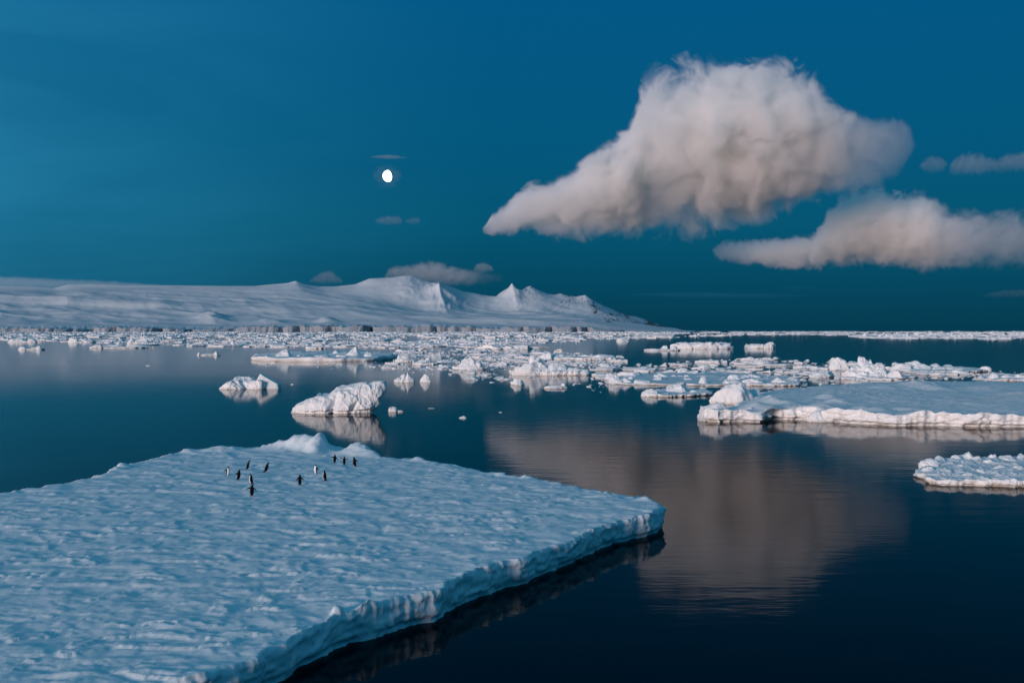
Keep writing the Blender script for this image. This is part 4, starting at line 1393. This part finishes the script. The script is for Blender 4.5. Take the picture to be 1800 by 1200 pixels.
for (kd, nm, where), lst in cells.items():
    lst.sort(key=lambda q: q[0])
    for i, (dd_, w_, o) in enumerate(lst):
        base = 'white ice chunk' if kd == 'c' else 'flat rubbly floe'
        if i < len(ORD):
            o['label'] = '%s, %s %s %s' % (base, ORD[i], where, nm)
        else:
            o['label'] = '%s among those far %s %s' % (base, where, nm)


def grab(me):
    V = np.empty(len(me.vertices) * 3)
    me.vertices.foreach_get('co', V)
    F = np.empty(len(me.polygons) * 3, dtype=np.int32)
    me.polygons.foreach_get('vertices', F)
    return V.reshape(-1, 3), F.reshape(-1, 3)


# low-poly shapes for the countless far pack
far = []
for i in range(14):
    n = rng.randint(7, 11)
    a = np.linspace(0, 2 * np.pi, n, endpoint=False) + rng.uniform(-.2, .2, n)
    rr = rng.uniform(.34, .55, n)
    z1 = rng.uniform(.05, .10)
    V = [(math.cos(t) * r_ * 1.02, math.sin(t) * r_, -0.02) for t, r_ in zip(a, rr)]
    V += [(math.cos(t) * r_, math.sin(t) * r_, z1 * rng.uniform(.6, 1.3)) for t, r_ in zip(a, rr)]
    V += [(math.cos(t) * r_ * .55, math.sin(t) * r_ * .55, z1 * rng.uniform(.5, 2.2)) for t, r_ in zip(a, rr)]
    V += [(0, 0, z1 * 1.4)]
    F = []
    for q in range(n):
        w_ = (q + 1) % n
        for b0 in (0, n):
            F += [(b0 + q, b0 + w_, b0 + n + w_), (b0 + q, b0 + n + w_, b0 + n + q)]
        F.append((2 * n + q, 2 * n + w_, 3 * n))
    J = Joined()
    J.add(np.array(V), np.array(F))
    for k in range(rng.randint(1, 4)):
        V, F = lump(rng.uniform(.06, .2), rng.uniform(.05, .12), rng.uniform(.08, .26), 1300 + i * 10 + k, sub=1, cuts=5, rough=.2, peak=rng.uniform(.1, .9))
        t = rng.uniform(0, 2 * np.pi)
        J.add(place(V, (math.cos(t) * .3, math.sin(t) * .3, 0.02), 0), F)
    far.append((np.concatenate(J.V), np.concatenate(J.F)))


def scatter_far(poly, cnt, wr, J, gate=0.0):
    xs = [p[0] for p in poly]
    ys = [p[1] for p in poly]
    k = 0
    while k < cnt:
        x, y = rng.uniform(min(xs), max(xs)), rng.uniform(min(ys), max(ys))
        if not inside(poly, x, y):
            continue
        if vnoise(np.array([x / 55.0]), np.array([y / 1.6]), seed=881)[0] + 0.5 * vnoise(np.array([x / 17.0]), np.array([y / 0.8]), seed=883)[0] < -0.12 + gate + 0.35 * rng.rand():
            k += 0.55
            continue
        k += 1
        c = G(x, y, 0)
        m = c[1] / FPX
        w = (wr[0] + (wr[1] - wr[0]) * rng.rand() ** 2.0) * m
        V, F = far[rng.randint(14)]
        zs = rng.uniform(.35, 1.1) * min(1.0, 26.0 / w + 0.15)
        J.add(place(V * np.array([w, w * 1.3, w * zs * .8]), (c[0], c[1], 0), rng.uniform(-.5, .5) + (math.pi if rng.rand() < .5 else 0)), F)


J = Joined()
scatter_far([(-60, 598), (100, 600), (160, 602), (260, 604), (300, 606), (450, 608), (640, 609), (830, 610), (900, 606), (1060, 597), (1200, 592.5), (1330, 589.5), (1330, 584), (1200, 584), (500, 584), (-60, 584)], 3400, (5, 34), J)
scatter_far([(-60, 590), (1330, 588), (1860, 588), (1860, 582.6), (1200, 582.6), (-60, 582.8)], 3400, (4, 26), J, -0.45)
scatter_far([(1330, 589), (1450, 590), (1540, 594), (1640, 595), (1760, 597), (1800, 594), (1860, 594), (1860, 587), (1330, 587)], 620, (8, 34), J, -0.2)
for (x, y, zb, w, hf, rz, pi) in rest['f']:
    V, F = grab(floe_protos[pi % 10])
    J.add(place(V * np.array([w, w, w * .7]), (x, y, zb), rz), F)
o = link('pack_ice', J.mesh('pack_ice', smooth=False), M_pack)
tag(o, 'dense band of countless white floes below the mountains and along the horizon', kind='stuff')

J = Joined()
for (x, y, zb, w, hf, rz, pi) in rest['c']:
    V, F = grab(chunk_meshes[pi % 14])
    J.add(place(V * np.array([w, w, w * hf * .8]), (x, y, zb), rz), F)
for poly, cnt, wr in (([(440, 640), (700, 655), (900, 672), (1060, 690), (1100, 640), (900, 612), (700, 616)], 500, (1.5, 7)),
                      ([(1050, 680), (1400, 680), (1800, 672), (1800, 655), (1500, 634), (1250, 632), (1050, 645)], 900, (2, 10)),
                      ([(690, 642), (800, 644), (1090, 648), (1100, 628), (960, 616), (800, 612), (700, 618)], 900, (2, 10))):
    xs = [p[0] for p in poly]
    ys = [p[1] for p in poly]
    k = 0
    while k < cnt:
        x, y = rng.uniform(min(xs), max(xs)), rng.uniform(min(ys), max(ys))
        if not inside(poly, x, y):
            continue
        k += 1
        c = G(x, y, 0)
        m = c[1] / FPX
        w = (wr[0] + (wr[1] - wr[0]) * rng.rand() ** 2) * m
        V, F = lump(rng.uniform(.5, 1.0), .5, rng.uniform(.10, .34), rng.randint(40), sub=1, cuts=5, rough=.2, peak=.3)
        J.add(place(V * w, (c[0], c[1], 0), rng.uniform(0, 6)), F)
o = link('brash_ice', J.mesh('brash_ice', smooth=False), M_pack)
tag(o, 'fine broken ice crumbs drifting between the middle floes', kind='stuff')


# ------------------------------------------------------------------ penguins
def flat_mat(name, colr, rough=0.6):
    m, nt_, b_ = new_mat(name)
    g_ = nt_.nodes.new('ShaderNodeNewGeometry')
    n_ = noise_n(nt_, g_.outputs['Position'], 60, 3)
    nt_.links.new(mixc(nt_, n_, tuple(x * 0.85 for x in colr), tuple(min(1, x * 1.15) for x in colr)), b_.inputs['Base Color'])
    b_.inputs['Roughness'].default_value = rough
    return m


P_black = flat_mat('black_feathers', (0.004, 0.004, 0.006), 0.9)
P_black.node_tree.nodes['Principled BSDF'].inputs['Specular IOR Level'].default_value = 0.1
P_white = flat_mat('white_feathers', (0.80, 0.80, 0.78))
P_feet = flat_mat('pink_feet', (0.42, 0.20, 0.16))
P_bill = flat_mat('dark_bill', (0.05, 0.02, 0.015), 0.4)
P_eye = flat_mat('white_eye_ring', (0.8, 0.8, 0.8))


def penguin(label, px, py, face, lean=8, wingL=35, wingR=35, head=0, stretch=1.0, h=0.70, step=0.0):
    """face: degrees, 0 = looks away from the camera, 90 = to the right, 180 = at the camera. wings: degrees out from the body."""
    s = h / 0.70 * 1.05
    ln = math.tan(R(lean))
    nodes, edges, rad = [], [], []

    def add(p, r, parent=None):
        nodes.append(Vector(p) * s)
        rad.append((r[0] * s, r[1] * s) if isinstance(r, tuple) else (r * s, r * s))
        if parent is not None:
            edges.append((parent, len(nodes) - 1))
        return len(nodes) - 1

    def sp(z, y0=0.0):
        return (0, y0 + ln * z, z)
    pel = add(sp(0.16, -0.01), (.095, .10))
    bel = add(sp(0.27, 0.012), (.118, .122), pel)
    che = add(sp(0.40, 0.010), (.104, .108), bel)
    sho = add(sp(0.49, 0.0), (.064, .066), che)
    nec = add(sp(0.555, 0.004), (.043, .046), sho)
    hr = R(head)
    hc = Vector(sp(0.615, 0.018))
    hd_ = add(hc, (.052, .056), nec)
    fwd = Vector((math.sin(hr), math.cos(hr), 0.05))
    s1 = add(hc + fwd * 0.052, (.022, .022), hd_)
    # tail
    t1 = add((0, -0.075 + ln * .09, 0.085), (.036, .03), pel)
    add((0, -0.20 + ln * .03, 0.015), (.018, .012), t1)
    # legs and feet
    for sx in (-1, 1):
        st = step * sx
        l1 = add((sx * .045, 0.0 + ln * .07 + st * .5, 0.075), (.030, .032), pel)
        l2 = add((sx * .050, 0.0 + st, 0.030), (.018, .018), l1)
    # flippers
    for sx, ang in ((-1, wingL), (1, wingR)):
        a = R(ang)
        q = Vector(sp(0.455))
        w0 = add(q + Vector((sx * .075, -.005, 0)), (.022, .030), sho)
        d_ = Vector((sx * math.sin(a), -0.10, -math.cos(a)))
        w1_ = add(nodes[w0] / s + d_ * 0.12, (.022, .036), w0)
        add(nodes[w0] / s + d_ * 0.25 + Vector((0, -.02, 0)), (.014, .020), w1_)
    me0 = bpy.data.meshes.new('penguin')
    me0.from_pydata([tuple(n) for n in nodes], edges, [])
    ob = bpy.data.objects.new('penguin', me0)
    C.objects.link(ob)
    sk_ = ob.modifiers.new('skin', 'SKIN')
    sd_ = me0.skin_vertices[0].data if me0.skin_vertices else None
    if sd_ is None:
        me0.attributes.new('skin', 'FLOAT', 'POINT') if False else None
        bm_ = bmesh.new()
        bm_.from_mesh(me0)
        bm_.verts.layers.skin.verify()
        bm_.to_mesh(me0)
        bm_.free()
        sd_ = me0.skin_vertices[0].data
    for i, r_ in enumerate(rad):
        sd_[i].radius = r_
        sd_[i].use_root = (i == 0)
    sk_.use_smooth_shade = True
    sb = ob.modifiers.new('sub', 'SUBSURF')
    sb.levels = 2
    dg = bpy.context.evaluated_depsgraph_get()
    ev = ob.evaluated_get(dg)
    me1 = bpy.data.meshes.new_from_object(ev)
    bpy.data.objects.remove(ob)
    me1.name = 'penguin'
    me1.materials.clear()
    for m_ in (P_black, P_white, P_feet, P_bill):
        me1.materials.append(m_)
    for p in me1.polygons:
        p.use_smooth = True
        c = p.center / s
        nrm = p.normal
        yl = c.y - ln * c.z
        mi = 0
        if 0.055 < c.z < 0.545 and yl > 0.012 and abs(c.x) < 0.088 and nrm.y > -0.1:
            mi = 1
        if c.z < 0.048 and c.y > -0.06:
            mi = 2
        if (c - hc).length > 0.060 and c.z > 0.58:
            mi = 3
        p.material_index = mi
    # stand it on the snow
    g0 = G(px, py, ZT)
    z = ZT + float(near_h(np.array([g0[0]]), np.array([g0[1]]))[0])
    g0 = G(px, py, z)
    z = ZT + float(near_h(np.array([g0[0]]), np.array([g0[1]]))[0])
    o_ = link('penguin', me1)
    o_.location = (g0[0], g0[1], z - 0.005)
    az_ = math.atan2(g0[0], g0[1])
    o_.rotation_euler = (0, 0, -R(face) - az_)
    tag(o_, label, 'penguin')
    bm_ = bmesh.new()
    bmesh.ops.create_cone(bm_, cap_ends=True, segments=8, radius1=.017 * s, radius2=.003 * s, depth=.065 * s)
    bmm = bpy.data.meshes.new('bill')
    bm_.to_mesh(bmm)
    bm_.free()
    bl = link('bill', bmm, P_bill, o_)
    bl.location = (hc + fwd * 0.088) * s
    bl.rotation_euler = (fwd + Vector((0, 0, -.08))).to_track_quat('Z', 'Y').to_euler()
    for sx in (-1, 1):
        st = step * sx
        pts_ = [(-.012, -.02), (.012, -.02), (.022, .03), (.045, .085), (.018, .075), (0, .095), (-.018, .075), (-.045, .085), (-.022, .03)]
        bm_ = bmesh.new()
        lo_ = [bm_.verts.new((x_ * s, y_ * s, 0.0)) for x_, y_ in pts_]
        hi_ = [bm_.verts.new((x_ * s * .9, y_ * s * .95, 0.018 * s)) for x_, y_ in pts_]
        bm_.faces.new(lo_[::-1])
        bm_.faces.new(hi_)
        for q_ in range(9):
            bm_.faces.new((lo_[q_], lo_[(q_ + 1) % 9], hi_[(q_ + 1) % 9], hi_[q_]))
        fm = bpy.data.meshes.new('foot')
        bm_.to_mesh(fm)
        bm_.free()
        ft = link('foot', fm, P_feet, o_)
        ft.location = (sx * .050 * s, st * s, 0.006 * s)
        ft.rotation_euler = (0, 0, -sx * .25)
    for sx in (-1, 1):
        side_v = Vector((math.cos(hr), -math.sin(hr), 0)) * sx
        bm_ = bmesh.new()
        bmesh.ops.create_icosphere(bm_, subdivisions=1, radius=0.008 * s)
        em = bpy.data.meshes.new('eye')
        bm_.to_mesh(em)
        bm_.free()
        e_ = link('eye', em, P_eye, o_)
        e_.location = (hc + fwd * 0.026 + side_v * 0.033 + Vector((0, 0, .008))) * s
    return o_


penguin('leftmost penguin, white front turned toward the camera, one flipper out', 400.5, 837, 140, lean=3, wingL=8, wingR=70, head=-10)
penguin('black-backed penguin stepping away right, second from the left, tail trailing', 418.5, 843.5, 40, lean=11, wingL=55, wingR=10, head=15, step=.04)
penguin('slim dark penguin in profile facing right, flippers close, behind the left group', 434.5, 825.5, 85, lean=12, wingL=6, wingR=8, head=0)
penguin('penguin striding right with head forward, rightmost of the left group', 466.5, 829.5, 68, lean=17, wingL=45, wingR=10, head=10, step=.05)
penguin('penguin looking left with a sliver of white belly, just behind the nearest one', 442, 850.5, -72, lean=4, wingL=14, wingR=28, head=0)
penguin('nearest penguin, black back to the camera with both flippers spread', 442.5, 871.5, 18, lean=6, wingL=72, wingR=50, head=35, h=.72)
penguin('lone penguin between the two groups, back turned, flippers held low and wide', 527, 852.5, 4, lean=6, wingL=40, wingR=52, head=-10)
penguin('penguin with a bright white belly facing left, flippers swept back', 554.5, 832.5, -128, lean=-3, wingL=48, wingR=20, head=-10)
penguin('upright penguin facing left with white along its left side, front of the right group', 571, 845.5, -62, lean=2, wingL=5, wingR=6, head=10, h=.72)
penguin('penguin with its left flipper straight out, leftmost of the far trio', 588, 813.5, 15, lean=12, wingL=80, wingR=42, head=8, h=.66)
penguin('smallest penguin lifting both flippers, middle of the far trio', 605, 817, 8, lean=8, wingL=112, wingR=88, head=5, h=.64)
penguin('penguin leaning left with right flipper out behind, rightmost of the far trio', 624, 820, -38, lean=9, wingL=6, wingR=50, head=-20, h=.72)
